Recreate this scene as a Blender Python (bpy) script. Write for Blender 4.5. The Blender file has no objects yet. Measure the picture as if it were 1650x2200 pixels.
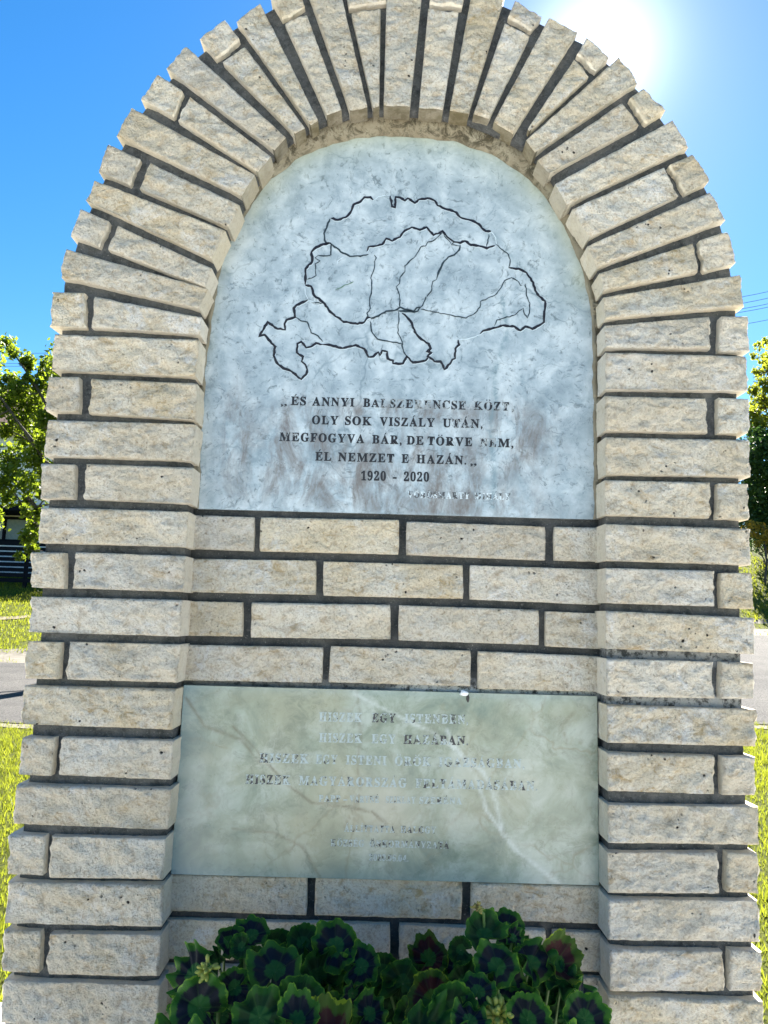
import bpy, bmesh, math, random
import numpy as np
from mathutils import Vector, Matrix, noise
PI = math.pi
rnd = random.Random(7)
sc = bpy.context.scene
col = sc.collection

# ------------------------------------------------------------------ camera
FPX, CX, CY = 1652.0, 825.0, 1100.0            # focal length in pixels of the 1650x2200 photograph
YAW, PITCH, ROLL = map(math.radians, (0.09, 7.55, 1.777))
CAM = Vector((0.0, -1.38, 1.5))
F_ = Vector((math.sin(YAW)*math.cos(PITCH), math.cos(YAW)*math.cos(PITCH), math.sin(PITCH)))
R0 = Vector((math.cos(YAW), -math.sin(YAW), 0.0)); U0 = R0.cross(F_)
R_ = math.cos(ROLL)*R0 + math.sin(ROLL)*U0
U_ = -math.sin(ROLL)*R0 + math.cos(ROLL)*U0
cd = bpy.data.cameras.new('camera'); cam = bpy.data.objects.new('camera', cd); col.objects.link(cam)
cd.sensor_fit = 'VERTICAL'; cd.sensor_height = 36.0; cd.lens = FPX/2200.0*36.0
cd.clip_start = 0.02; cd.clip_end = 2000
cam.matrix_world = Matrix(((R_.x, U_.x, -F_.x, CAM.x), (R_.y, U_.y, -F_.y, CAM.y), (R_.z, U_.z, -F_.z, CAM.z), (0, 0, 0, 1)))
sc.camera = cam

def ray(px, py):
    return F_*FPX + R_*(px-CX) + U_*(CY-py)
def at(px, py, Y):                              # the point of the upright plane at world depth Y seen at a pixel of the photo
    d = ray(px, py); return CAM + d*((Y-CAM.y)/d.y)

# ------------------------------------------------------------------ light
sd = ray(1285, 118).normalized()                # the sun stands behind the arch, upper right
SUN_EL = math.asin(sd.z); SUN_AZ = math.atan2(sd.x, sd.y)
w = bpy.data.worlds.new('World'); sc.world = w; w.use_nodes = True
nt = w.node_tree; nt.nodes.clear()
sky = nt.nodes.new('ShaderNodeTexSky'); sky.sky_type = 'NISHITA'; sky.sun_disc = False
sky.sun_elevation = SUN_EL; sky.sun_rotation = SUN_AZ
sky.altitude = 300; sky.air_density = 1.0; sky.dust_density = 0.12; sky.ozone_density = 2.0
bg = nt.nodes.new('ShaderNodeBackground'); bg.inputs['Strength'].default_value = 0.05
wo = nt.nodes.new('ShaderNodeOutputWorld')
hs = nt.nodes.new('ShaderNodeHueSaturation'); hs.inputs['Saturation'].default_value = 1.38; hs.inputs['Value'].default_value = 0.77; nt.links.new(sky.outputs[0], hs.inputs['Color']); 
# the bright aureole close round the sun
tc_ = nt.nodes.new('ShaderNodeTexCoord'); dp = nt.nodes.new('ShaderNodeVectorMath'); dp.operation = 'DOT_PRODUCT'; dp.inputs[1].default_value = sd
nt.links.new(tc_.outputs['Generated'], dp.inputs[0])
def powr(e, k):
    a_ = nt.nodes.new('ShaderNodeMath'); a_.operation = 'POWER'; a_.use_clamp = True; nt.links.new(dp.outputs['Value'], a_.inputs[0]); a_.inputs[1].default_value = e
    b_ = nt.nodes.new('ShaderNodeMath'); b_.operation = 'MULTIPLY'; nt.links.new(a_.outputs[0], b_.inputs[0]); b_.inputs[1].default_value = k; return b_.outputs[0]
ad = nt.nodes.new('ShaderNodeMath'); ad.operation = 'ADD'; nt.links.new(powr(520, 4.0), ad.inputs[0]); nt.links.new(powr(90, 0.22), ad.inputs[1])
mxs = nt.nodes.new('ShaderNodeMix'); mxs.data_type = 'RGBA'; mxs.blend_type = 'ADD'; mxs.clamp_result = False; mxs.inputs[0].default_value = 1.0
cb_ = nt.nodes.new('ShaderNodeCombineColor'); [nt.links.new(ad.outputs[0], cb_.inputs[i]) for i in range(3)]
nt.links.new(hs.outputs[0], mxs.inputs[6]); nt.links.new(cb_.outputs[0], mxs.inputs[7]); nt.links.new(mxs.outputs[2], bg.inputs[0])
nt.links.new(bg.outputs[0], wo.inputs[0])
sl = bpy.data.lights.new('sun', 'SUN'); sun = bpy.data.objects.new('sun', sl); col.objects.link(sun)
sl.energy = 5.0; sl.angle = math.radians(0.53); sl.color = (1.0, 0.94, 0.84)
sun.rotation_euler = sd.to_track_quat('Z', 'Y').to_euler()
sc.view_settings.view_transform = 'Standard'; sc.view_settings.look = 'None'
sc.view_settings.gamma = 1.0; sc.view_settings.use_curve_mapping = False
sc.view_settings.exposure = 2.52

# ------------------------------------------------------------------ node helpers
class NT:
    def __init__(s, name):
        s.m = bpy.data.materials.new(name); s.m.use_nodes = True
        s.t = s.m.node_tree; s.t.nodes.clear()
        s.out = s.t.nodes.new('ShaderNodeOutputMaterial')
        s.b = s.t.nodes.new('ShaderNodeBsdfPrincipled')
        s.t.links.new(s.b.outputs[0], s.out.inputs[0])
    def set(s, name, v):
        if hasattr(v, 'is_linked') or hasattr(v, 'links'): s.t.links.new(v, s.b.inputs[name])
        else: s.b.inputs[name].default_value = v
    def link(s, a, b): s.t.links.new(a, b)
    def n(s, typ, **kw):
        x = s.t.nodes.new(typ)
        for k, v in kw.items(): setattr(x, k, v)
        return x
    def coord(s, kind='Object'):
        return s.n('ShaderNodeTexCoord').outputs[kind]
    def vadd(s, a, b):
        x = s.n('ShaderNodeVectorMath', operation='ADD'); s.put(x.inputs[0], a); s.put(x.inputs[1], b); return x.outputs[0]
    def put(s, inp, v):
        if hasattr(v, 'is_output'): s.t.links.new(v, inp)
        else: inp.default_value = v
    def noise(s, scale, vec=None, detail=4, rough=0.55, dist=0.0, out='Fac'):
        x = s.n('ShaderNodeTexNoise'); x.inputs['Scale'].default_value = scale
        x.inputs['Detail'].default_value = detail; x.inputs['Roughness'].default_value = rough
        x.inputs['Distortion'].default_value = dist
        if vec is not None: s.link(vec, x.inputs['Vector'])
        return x.outputs[0 if out == 'Fac' else 1]
    def vor(s, scale, vec=None, feature='F1', out='Distance', rand=1.0):
        x = s.n('ShaderNodeTexVoronoi', feature=feature); x.inputs['Scale'].default_value = scale
        x.inputs['Randomness'].default_value = rand
        if vec is not None: s.link(vec, x.inputs['Vector'])
        return x.outputs[out]
    def vscale(s, a, k):
        x = s.n('ShaderNodeVectorMath', operation='SCALE'); s.link(a, x.inputs[0]); x.inputs['Scale'].default_value = k; return x.outputs[0]
    def ramp(s, fac, *stops, interp='LINEAR'):
        x = s.n('ShaderNodeValToRGB'); e = x.color_ramp.elements; x.color_ramp.interpolation = interp
        while len(e) > 1: e.remove(e[-1])
        for i, (p, c) in enumerate(stops):
            if not hasattr(c, '__len__'): c = (c, c, c)
            el = e[0] if i == 0 else e.new(p)
            el.position = p; el.color = (*c, 1)
        s.link(fac, x.inputs[0]); return x.outputs[0]
    def mix(s, fac, a, b, mode='MIX'):
        x = s.n('ShaderNodeMix', data_type='RGBA', blend_type=mode)
        s.put(x.inputs[0], fac); s.put(x.inputs[6], a if hasattr(a, 'is_output') else (*a, 1))
        s.put(x.inputs[7], b if hasattr(b, 'is_output') else (*b, 1)); return x.outputs[2]
    def math(s, op, a, b=0.0, c=0.0, clamp=False):
        x = s.n('ShaderNodeMath', operation=op, use_clamp=clamp)
        s.put(x.inputs[0], a); s.put(x.inputs[1], b); s.put(x.inputs[2], c); return x.outputs[0]
    def bump(s, h, strength=0.5, dist=0.002, prev=None):
        x = s.n('ShaderNodeBump'); x.inputs['Strength'].default_value = strength; x.inputs['Distance'].default_value = dist
        s.link(h, x.inputs['Height'])
        if prev is not None: s.link(prev, x.inputs['Normal'])
        s.link(x.outputs[0], s.b.inputs['Normal']); return x.outputs[0]
    def attr(s, name, out='Fac'):
        x = s.n('ShaderNodeAttribute', attribute_name=name); return x.outputs[out]

def mat_stone():
    s = NT('split_limestone'); oc = s.coord()
    oi = s.n('ShaderNodeObjectInfo'); rv = s.math('MULTIPLY', oi.outputs['Random'], 57.0)
    cmb = s.n('ShaderNodeCombineXYZ'); [s.link(rv, cmb.inputs[i]) for i in range(3)]
    v = s.vadd(oc, cmb.outputs[0])
    big = s.noise(9, v, 5, 0.6, 0.6)
    c = s.ramp(big, (0.30, (0.74, 0.655, 0.50)), (0.48, (0.82, 0.75, 0.615)), (0.66, (0.86, 0.825, 0.735)))
    # ochre and rusty streaks running along the bed
    mp = s.n('ShaderNodeMapping'); mp.inputs['Scale'].default_value = (0.7, 1, 1.3); s.link(v, mp.inputs[0])
    och = s.ramp(s.noise(34, mp.outputs[0], 10, 0.74, 1.2), (0.535, 0), (0.66, 0.75))
    c = s.mix(och, c, (0.46, 0.33, 0.17))
    # chalky pale blotches (lime bloom)
    wh = s.ramp(s.noise(16, v, 9, 0.76, 0.9), (0.51, 0), (0.60, 0.95))
    bl = s.ramp(s.noise(6, v, 3, 0.5), (0.48, 0.1), (0.58, 1))
    whm = s.math('MULTIPLY', wh, bl)
    c = s.mix(s.math('MULTIPLY', whm, 0.8), c, (0.88, 0.875, 0.85))
    # fine crystalline grain
    gr = s.noise(230, v, 5, 0.75)
    c = s.mix(s.ramp(gr, (0.36, 0.6), (0.50, 0.0)), c, (0.46, 0.37, 0.25))
    cav = s.noise(60, v, 8, 0.68)
    c = s.mix(s.ramp(cav, (0.30, 0.8), (0.47, 0.0)), c, (0.47, 0.37, 0.25))  # hollows of the relief darkened in the colour: dirt and small shadows
    sp = s.ramp(s.noise(120, v, 4, 0.7, 0.5), (0.60, 0), (0.68, 0.6))
    c = s.mix(sp, c, (0.26, 0.19, 0.11))
    pale = s.ramp(s.noise(240, s.vadd(v, (3, 1, 7)), 2, 0.6), (0.62, 0), (0.72, 0.6))
    c = s.mix(pale, c, (0.82, 0.8, 0.74))
    # small dark pits, clustered
    pd = s.vor(75, s.vadd(v, s.vscale(s.noise(50, v, 3, 0.6, out='Color'), 0.012)), "F1")
    pits = s.ramp(pd, (0.0, 1), (0.14, 1), (0.20, 0))
    pm = s.ramp(s.noise(17, v, 4, 0.7), (0.57, 0), (0.63, 1))
    pit = s.math('MULTIPLY', pits, pm)
    c = s.mix(pit, c, (0.035, 0.03, 0.025))
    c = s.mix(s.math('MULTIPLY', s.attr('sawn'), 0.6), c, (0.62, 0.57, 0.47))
    c = s.mix(s.math('MULTIPLY', s.attr('soffit'), s.ramp(s.noise(30, v, 8, 0.7), (0.25, 0.6), (0.6, 1))), c, (0.15, 0.13, 0.085))  # olive soffit staining, with the shade under the arch painted in
    # each brick its own shade
    hsv = s.n('ShaderNodeHueSaturation'); s.link(c, hsv.inputs['Color'])
    s.link(s.math('MULTIPLY_ADD', oi.outputs['Random'], 0.16, 0.90), hsv.inputs['Value'])
    r2 = s.math('FRACT', s.math('MULTIPLY', oi.outputs['Random'], 7.31))
    s.link(s.math('MULTIPLY_ADD', r2, 0.35, 0.92), hsv.inputs['Saturation'])
    s.set('Base Color', hsv.outputs[0]); s.set('Roughness', 0.88); s.b.inputs['Specular IOR Level'].default_value = 0.3
    h = s.math('ADD', s.math('MULTIPLY', cav, 1.6), s.math('MULTIPLY', gr, 0.5))
    h = s.math('SUBTRACT', h, s.math('MULTIPLY', pit, 1.0))
    h = s.math('MULTIPLY', h, s.math('MULTIPLY_ADD', s.attr('sawn'), -0.85, 1.0))
    s.bump(h, 1.0, 0.012)
    return s.m
def mat_mortar(name='dark_mortar', base=(0.032, 0.037, 0.040), hi=(0.105, 0.108, 0.106), salt=0.5):
    s = NT(name); v = s.coord()
    c = s.mix(s.ramp(s.noise(16, v, 9, 0.75), (0.38, 0), (0.66, 1)), base, hi)
    c = s.mix(s.ramp(s.noise(260, v, 3, 0.8), (0.60, 0), (0.70, salt)), c, (0.42, 0.42, 0.40))
    c = s.mix(s.ramp(s.noise(300, v, 2, 0.8), (0.2, 0.7), (0.42, 0)), c, (0.02, 0.022, 0.024))
    bloom = s.math('MULTIPLY', s.attr('bloom'), s.ramp(s.noise(60, v, 8, 0.75), (0.42, 0), (0.52, 1)))
    c = s.mix(bloom, c, (0.72, 0.74, 0.75))
    s.set('Base Color', c); s.set('Roughness', 0.95)
    s.bump(s.math('ADD', s.noise(45, v, 4, 0.6), s.math('MULTIPLY', s.noise(240, v, 4, 0.8), 0.5)), 1.0, 0.009)
    return s.m
def mat_fillet():
    s = NT('ochre_fillet_mortar'); v = s.coord()
    c = s.mix(s.ramp(s.noise(22, v, 6, 0.7), (0.35, 0), (0.7, 1)), (0.20, 0.17, 0.115), (0.30, 0.275, 0.205))
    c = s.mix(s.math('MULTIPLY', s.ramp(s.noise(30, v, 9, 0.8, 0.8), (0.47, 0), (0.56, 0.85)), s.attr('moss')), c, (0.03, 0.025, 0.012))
    s.set('Base Color', c); s.set('Roughness', 0.95)
    s.bump(s.noise(90, v, 7, 0.75), 0.8, 0.003)
    return s.m
def mat_marble(name, lower=False):
    s = NT(name); v = s.coord()
    wv = s.noise(7, v, 4, 0.6, out='Color')
    w2 = s.n('ShaderNodeVectorMath', operation='SCALE'); s.link(wv, w2.inputs[0]); w2.inputs['Scale'].default_value = 0.16
    vw = s.vadd(v, w2.outputs[0])
    if not lower:
        c = s.ramp(s.noise(17, v, 10, 0.66, 0.3), (0.32, (0.24, 0.305, 0.345)), (0.48, (0.37, 0.445, 0.49)), (0.62, (0.53, 0.60, 0.635)))
        c = s.mix(s.ramp(s.noise(70, vw, 8, 0.75, 0.4), (0.54, 0), (0.64, 0.8)), c, (0.12, 0.155, 0.17))
        ve = s.vor(6.5, vw, 'DISTANCE_TO_EDGE'); vm = s.ramp(s.noise(6, v, 4, 0.6), (0.44, 0), (0.62, 0.6))
        c = s.mix(s.math('MULTIPLY', s.ramp(ve, (0, 1), (0.022, 0)), vm), c, (0.13, 0.19, 0.22))
        ve2 = s.vor(17, s.vadd(vw, (4, 2, 1)), 'DISTANCE_TO_EDGE'); vm2 = s.ramp(s.noise(9, s.vadd(v, (5, 5, 5)), 4, 0.6), (0.52, 0), (0.66, 0.45))
        c = s.mix(s.math('MULTIPLY', s.ramp(ve2, (0, 1), (0.035, 0)), vm2), c, (0.15, 0.21, 0.24))
        mps = s.n('ShaderNodeMapping'); mps.inputs['Scale'].default_value = (1.5, 1, 0.6); s.link(v, mps.inputs[0])
        st = s.math('MULTIPLY', s.attr('stain_and_reflection'), s.ramp(s.noise(17, mps.outputs[0], 10, 0.74, 0.5), (0.40, 0), (0.62, 1)))
        c = s.mix(s.math('MULTIPLY', st, 1.0, clamp=True), c, (0.17, 0.155, 0.145))
        top = s.math('MULTIPLY', s.attr('edge_tint'), s.ramp(s.noise(9, v, 5, 0.6), (0.25, 0.5), (0.6, 1)))
        c = s.mix(top, c, (0.40, 0.44, 0.33))  # greener towards the arched edge
        c = s.mix(s.math('MULTIPLY', s.attr('vein'), s.ramp(s.noise(45, v, 6, 0.75), (0.40, 0), (0.56, 0.75))), c, (0.16, 0.245, 0.28))
        c = s.mix(s.math('MULTIPLY', s.ramp(s.noise(95, v, 6, 0.8), (0.60, 0), (0.68, 0.65)), s.ramp(s.noise(5.5, s.vadd(v, (9, 0, 2)), 3), (0.50, 0), (0.62, 1))), c, (0.72, 0.79, 0.84))
    else:
        c = s.ramp(s.noise(13, v, 9, 0.66, 0.5), (0.32, (0.12, 0.17, 0.145)), (0.47, (0.24, 0.29, 0.225)), (0.62, (0.38, 0.43, 0.38)))
        c = s.mix(s.ramp(s.noise(4.5, s.vadd(v, (2, 2, 2)), 3), (0.45, 0), (0.65, 0.6)), c, (0.37, 0.35, 0.235))
        c = s.mix(s.ramp(s.noise(22, vw, 9, 0.75, 0.5), (0.50, 0), (0.66, 0.75)), c, (0.15, 0.175, 0.13))
        ve = s.vor(5.5, vw, 'DISTANCE_TO_EDGE'); vm = s.ramp(s.noise(6, v, 4, 0.6), (0.42, 0), (0.62, 0.5))
        c = s.mix(s.math('MULTIPLY', s.ramp(ve, (0, 1), (0.028, 0)), vm), c, (0.19, 0.17, 0.10))
        ve2 = s.vor(14, s.vadd(vw, (4, 2, 1)), 'DISTANCE_TO_EDGE'); vm2 = s.ramp(s.noise(8, s.vadd(v, (5, 5, 5)), 4, 0.6), (0.48, 0), (0.66, 0.5))
        c = s.mix(s.math('MULTIPLY', s.ramp(ve2, (0, 1), (0.05, 0)), vm2), c, (0.20, 0.21, 0.14))
        c = s.mix(s.math('MULTIPLY', s.attr('edge_tint'), 0.75), c, (0.20, 0.31, 0.37))  # bluish edge bands: reflection on the polished face painted into the colour
        c = s.mix(s.math('MULTIPLY', s.attr('stain_and_reflection'), 0.55), c, (0.50, 0.47, 0.38))  # pale patches: staining, and a reflection painted in at the centre
        c = s.mix(s.math('MULTIPLY', s.attr('vein'), s.ramp(s.noise(50, v, 5, 0.7), (0.35, 0.15), (0.6, 0.75))), c, (0.55, 0.60, 0.58))
        c = s.mix(s.math('MULTIPLY', s.attr('dark'), s.ramp(s.noise(40, v, 5, 0.7), (0.34, 0), (0.52, 0.95))), c, (0.12, 0.10, 0.06))
    s.set('Base Color', c); s.set('Roughness', s.ramp(s.noise(20, v, 4), (0.3, 0.22), (0.7, 0.36)))
    s.b.inputs['Specular IOR Level'].default_value = 0.5
    s.bump(s.noise(120, v, 4, 0.6), 0.10, 0.001)
    return s.m
def mat_letter(name, paint, bare, gapmax=0.5, sc_=95):
    # paint left in the engraving where the noise stays above the wear carried by each letter
    s = NT(name); v = s.coord()
    nz = s.noise(sc_, v, 3, 0.7)
    k = s.math('SUBTRACT', nz, s.attr('wear'))
    f = s.ramp(s.math('ADD', k, 0.5), (0.49, 0), (0.515, 1))
    c = s.mix(f, bare, paint)
    s.set('Base Color', c); s.set('Roughness', 0.5)
    # where the paint is gone part of the bare stone shows as the marble itself
    tr = s.n('ShaderNodeBsdfTransparent'); mx = s.n('ShaderNodeMixShader')
    gap = s.math('MULTIPLY', s.math('SUBTRACT', 1.0, f), s.ramp(s.noise(150, s.vadd(v, (7, 7, 7)), 3, 0.6), (0.36, gapmax), (0.50, 0.0)))
    s.link(gap, mx.inputs[0]); s.link(s.b.outputs[0], mx.inputs[1]); s.link(tr.outputs[0], mx.inputs[2]); s.link(mx.outputs[0], s.out.inputs[0])
    return s.m
def mat_leafy(name, a, b, trans=0.5, scale=3.0, rough=0.5, tcol=None):
    s = NT(name); g = s.n('ShaderNodeNewGeometry')
    c = s.mix(g.outputs['Random Per Island'], a, b)
    s.set('Base Color', c); s.set('Roughness', rough); s.b.inputs['Specular IOR Level'].default_value = 0.3
    t = s.n('ShaderNodeBsdfTranslucent'); s.link(s.mix(0.6, c, tcol or b, 'MIX'), t.inputs[0])
    mx = s.n('ShaderNodeMixShader'); mx.inputs[0].default_value = trans
    s.link(s.b.outputs[0], mx.inputs[1]); s.link(t.outputs[0], mx.inputs[2]); s.link(mx.outputs[0], s.out.inputs[0])
    return s.m
def mat_plain(name, c, rough=0.7, c2=None, scale=30, bump=0.0, metallic=0.0):
    s = NT(name); v = s.coord()
    if c2: s.set('Base Color', s.mix(s.ramp(s.noise(scale, v, 6, 0.65), (0.35, 0), (0.65, 1)), c, c2))
    else: s.set('Base Color', (*c, 1))
    s.set('Roughness', rough); s.set('Metallic', metallic)
    if bump: s.bump(s.noise(scale*3, v, 5, 0.7), bump, 0.01)
    return s.m
def mat_geranium(name, zone, centre, rim, mid):
    s = NT(name); g = s.attr('zone'); v = s.coord()
    d = s.math('ADD', g, s.math('MULTIPLY', s.math('SUBTRACT', s.noise(2.6, v, 5, 0.65), 0.5), 0.42))
    c = s.ramp(d, (0.0, centre), (0.36, centre), (0.42, zone), (0.72, zone), (0.80, mid), (0.955, mid), (0.985, rim), (1.0, rim))
    c = s.mix(s.math('MULTIPLY', s.attr('rib'), 0.35), c, (0.10, 0.20, 0.05))
    s.set('Base Color', c); s.set('Roughness', 0.55); s.b.inputs['Specular IOR Level'].default_value = 0.18
    s.bump(s.math('SUBTRACT', s.noise(9, v, 4, 0.6), s.math('MULTIPLY', s.attr('rib'), 0.8)), 0.35, 0.0025)
    t = s.n('ShaderNodeBsdfTranslucent'); s.link(c, t.inputs[0])
    mx = s.n('ShaderNodeMixShader'); mx.inputs[0].default_value = 0.3
    s.link(s.b.outputs[0], mx.inputs[1]); s.link(t.outputs[0], mx.inputs[2]); s.link(mx.outputs[0], s.out.inputs[0])
    return s.m

STONE = mat_stone(); MORTAR = mat_mortar(); FILLET = mat_fillet()
MARBLE_A = mat_marble('blue_white_marble'); MARBLE_B = mat_marble('green_cream_marble', True)
INK = mat_plain('black_engraving_paint', (0.012, 0.010, 0.014), 0.45)
LET_A = mat_letter('worn_black_lettering', (0.010, 0.010, 0.014), (0.30, 0.33, 0.34))
LET_B = mat_letter('bare_engraved_lettering', (0.03, 0.03, 0.035), (0.40, 0.47, 0.47), 0.5)
LET_C = mat_letter('faded_grey_lettering', (0.07, 0.075, 0.08), (0.60, 0.68, 0.72), 0.1)
FAINT = mat_plain('bare_line_and_lit_edge', (0.58, 0.68, 0.74), 0.6)
GREENL = mat_letter('faded_line_paint', (0.02, 0.035, 0.045), (0.45, 0.55, 0.6), sc_=130)
LAKE = mat_plain('faded_green_line', (0.12, 0.21, 0.16), 0.6)

# ------------------------------------------------------------------ object helpers
def tag(o, label=None, cat=None, group=None, kind=None):
    if label: o['label'] = label
    if cat: o['category'] = cat
    if group: o['group'] = group
    if kind: o['kind'] = kind
    return o
def empty(name, loc=(0, 0, 0)):
    o = bpy.data.objects.new(name, None); col.objects.link(o); o.location = loc; o.empty_display_size = 0.1; return o
def link(name, me, mat, parent=None, loc=None):
    o = bpy.data.objects.new(name, me); col.objects.link(o)
    if mat is not None and not me.materials: me.materials.append(mat)
    if parent is not None: o.parent = parent
    if loc is not None:
        o.location = Vector(loc) - (wl(parent) if parent is not None else Vector())
    return o
def wl(o):
    v = Vector()
    while o is not None: v += o.location; o = o.parent
    return v
def mesh(name, verts, faces, smooth=False):
    me = bpy.data.meshes.new(name); me.from_pydata([tuple(v) for v in verts], [], faces)
    if smooth: me.polygons.foreach_set('use_smooth', [True]*len(me.polygons))
    me.update(); return me
def npmesh(name, verts, nper, smooth=False):
    # polygons that do not share vertices: verts is (n*nper, 3)
    verts = np.asarray(verts, dtype=np.float32).reshape(-1, 3); nv = len(verts); nf = nv//nper
    me = bpy.data.meshes.new(name); me.vertices.add(nv); me.vertices.foreach_set('co', verts.ravel())
    me.loops.add(nv); me.loops.foreach_set('vertex_index', np.arange(nv, dtype=np.int32))
    me.polygons.add(nf); me.polygons.foreach_set('loop_start', np.arange(nf, dtype=np.int32)*nper)
    me.update(calc_edges=True); return me
class MB:
    def __init__(s): s.v = []; s.f = []
    def add(s, vs, fs):
        b = len(s.v); s.v += [Vector(v) for v in vs]; s.f += [tuple(b+i for i in f) for f in fs]
    def box(s, a, b, rz=0.0):
        a = Vector(a); b = Vector(b)
        P = [(x, y, z) for z in (a.z, b.z) for y in (a.y, b.y) for x in (a.x, b.x)]
        s.add(P, [(0, 2, 3, 1), (4, 5, 7, 6), (0, 1, 5, 4), (2, 6, 7, 3), (0, 4, 6, 2), (1, 3, 7, 5)])
    def tube(s, pts, rads, n=6):
        pts = [Vector(p) for p in pts]; rings = []
        for i, p in enumerate(pts):
            t = (pts[min(i+1, len(pts)-1)] - pts[max(i-1, 0)]).normalized()
            a = t.cross(Vector((0, 0, 1)) if abs(t.z) < 0.9 else Vector((1, 0, 0))).normalized(); b = t.cross(a)
            rings.append([p + (a*math.cos(k*2*PI/n) + b*math.sin(k*2*PI/n))*rads[i] for k in range(n)])
        vs = [q for r in rings for q in r]; fs = []
        for i in range(len(pts)-1):
            for k in range(n):
                fs.append((i*n+k, i*n+(k+1) % n, (i+1)*n+(k+1) % n, (i+1)*n+k))
        fs.append(tuple(reversed(range(n)))); fs.append(tuple((len(pts)-1)*n+k for k in range(n)))
        s.add(vs, fs)
    def build(s, name, mat, parent=None, origin=None, smooth=False):
        o = Vector(origin) if origin is not None else (wl(parent) if parent is not None else Vector())
        return link(name, mesh(name, [v-o for v in s.v], s.f, smooth), mat, parent, o)

# ================================================================== THE GROUND
def sst(a, b, x):
    t = np.clip((np.asarray(x, float)-a)/(b-a), 0, 1); return t*t*(3-2*t)
def H(x, y):                                      # height of the land; d is measured from where the photographer stands
    x = np.asarray(x, float); d = np.asarray(y, float)+1.38
    side = sst(0, 4, x); far0 = 15.8 + 2.6*side; top = 32-5*side
    rise = np.clip(d-3.5, 0, None)*(0.030+0.062*side)
    bank = np.clip(np.minimum(d, top)-far0, 0, None)*(0.155+0.13*side)
    return np.where(d > 3.5, rise + bank + np.clip(d-32, 0, None)*0.01, 0.0)
def sheet(name, xs, ys, lift, mat, fn=None, parent=None):
    X, Y = np.meshgrid(xs, ys); 
    if fn is not None: X, Y = fn(X, Y)
    Z = H(X, Y)+lift
    v = np.stack([X, Y, Z], -1).reshape(-1, 3); nx = len(xs); ny = len(ys)
    f = [(j*nx+i, j*nx+i+1, (j+1)*nx+i+1, (j+1)*nx+i) for j in range(ny-1) for i in range(nx-1)]
    o = link(name, mesh(name, v, f, True), mat); return o

s = NT('lawn_soil'); v = s.coord()
c = s.mix(s.ramp(s.noise(0.9, v, 6, 0.6), (0.35, 0), (0.65, 1)), (0.11, 0.14, 0.015), (0.17, 0.19, 0.022))
c = s.mix(s.ramp(s.noise(28, v, 5, 0.75), (0.40, 1), (0.55, 0)), c, (0.045, 0.055, 0.015))
s.set('Base Color', c); s.set('Roughness', 0.9); s.b.inputs['Specular IOR Level'].default_value = 0.1
s.bump(s.noise(35, v, 6, 0.8), 1.0, 0.06); LAWN = s.m
s = NT('worn_asphalt'); v = s.coord()
c = s.mix(s.ramp(s.noise(1.2, v, 5, 0.6), (0.35, 0), (0.65, 1)), (0.078, 0.077, 0.076), (0.115, 0.112, 0.108))
c = s.mix(s.ramp(s.noise(30, v, 5, 0.85), (0.38, 0.9), (0.5, 0)), c, (0.03, 0.03, 0.03))
c = s.mix(s.ramp(s.noise(70, s.vadd(v, (3, 3, 3)), 3, 0.8), (0.55, 0), (0.66, 0.9)), c, (0.20, 0.19, 0.185))
s.set('Base Color', c); s.set('Roughness', 0.9); s.b.inputs['Specular IOR Level'].default_value = 0.15; s.bump(s.noise(60, v, 4, 0.8), 1.0, 0.02); ASPH = s.m
PAVE = mat_plain('pale_concrete_paving', (0.56, 0.545, 0.515), 0.85, (0.66, 0.645, 0.615), 6, 0.3)
DIRT = mat_plain('pale_dirt_verge', (0.09, 0.08, 0.06), 0.95, (0.17, 0.155, 0.125), 5, 0.8)

far = np.concatenate([np.arange(-12, 40, 0.8), [45, 60, 90, 140, 220, 400, 700, 1000]])
sidex = np.concatenate([[-700, -300, -120, -60, -35], np.arange(-24, 24.1, 1.0), [35, 60, 120, 300, 700]])
tag(sheet('lawn', sidex, np.concatenate([[-500, -200, -80, -40, -22], far]), 0, LAWN), kind='structure')
def near_edge(x): return 7.5 - 0.07*(x+4.2) + 0.06*np.sin(x*1.9)+0.03*np.sin(x*5.3)
def far_edge(x): return 14.1 + 0.15*(x+4.2) + 0.10*np.sin(x*1.3+1)
def strip(x, t, e0, e1): return x, e0(x)+(e1(x)-e0(x))*t
rx = np.arange(-24, 24.1, 0.5)
far_c = lambda x: np.maximum(far_edge(x), near_edge(x)+3.5)
tag(sheet('road', rx, np.linspace(0, 1, 16), 0.016, ASPH, lambda X, T: strip(X, T, near_edge, far_c)), kind='structure')
tag(sheet('road_verge', rx, np.linspace(0, 1, 4), 0.010, DIRT, lambda X, T: strip(X, T, lambda x: far_c(x)-0.1, lambda x: far_c(x)+1.5+0.25*np.sin(x*2.3))), kind='structure')
tag(sheet('near_verge', rx, np.linspace(0, 1, 3), 0.008, DIRT, lambda X, T: strip(X, T, lambda x: near_edge(x)-0.20-0.1*np.sin(x*3.1), lambda x: near_edge(x)+0.05)), kind='structure')
tag(sheet('garden_path', np.linspace(-14, -5, 40), np.linspace(0, 1, 3), 0.02, mat_plain('bare_earth', (0.13, 0.10, 0.06), 0.95, (0.24, 0.2, 0.13), 4, 0.8),
      lambda X, T: (X, 20.0+(X+8)*1.35+0.3*np.sin(X*3)+T*0.45)), kind='structure')
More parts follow.
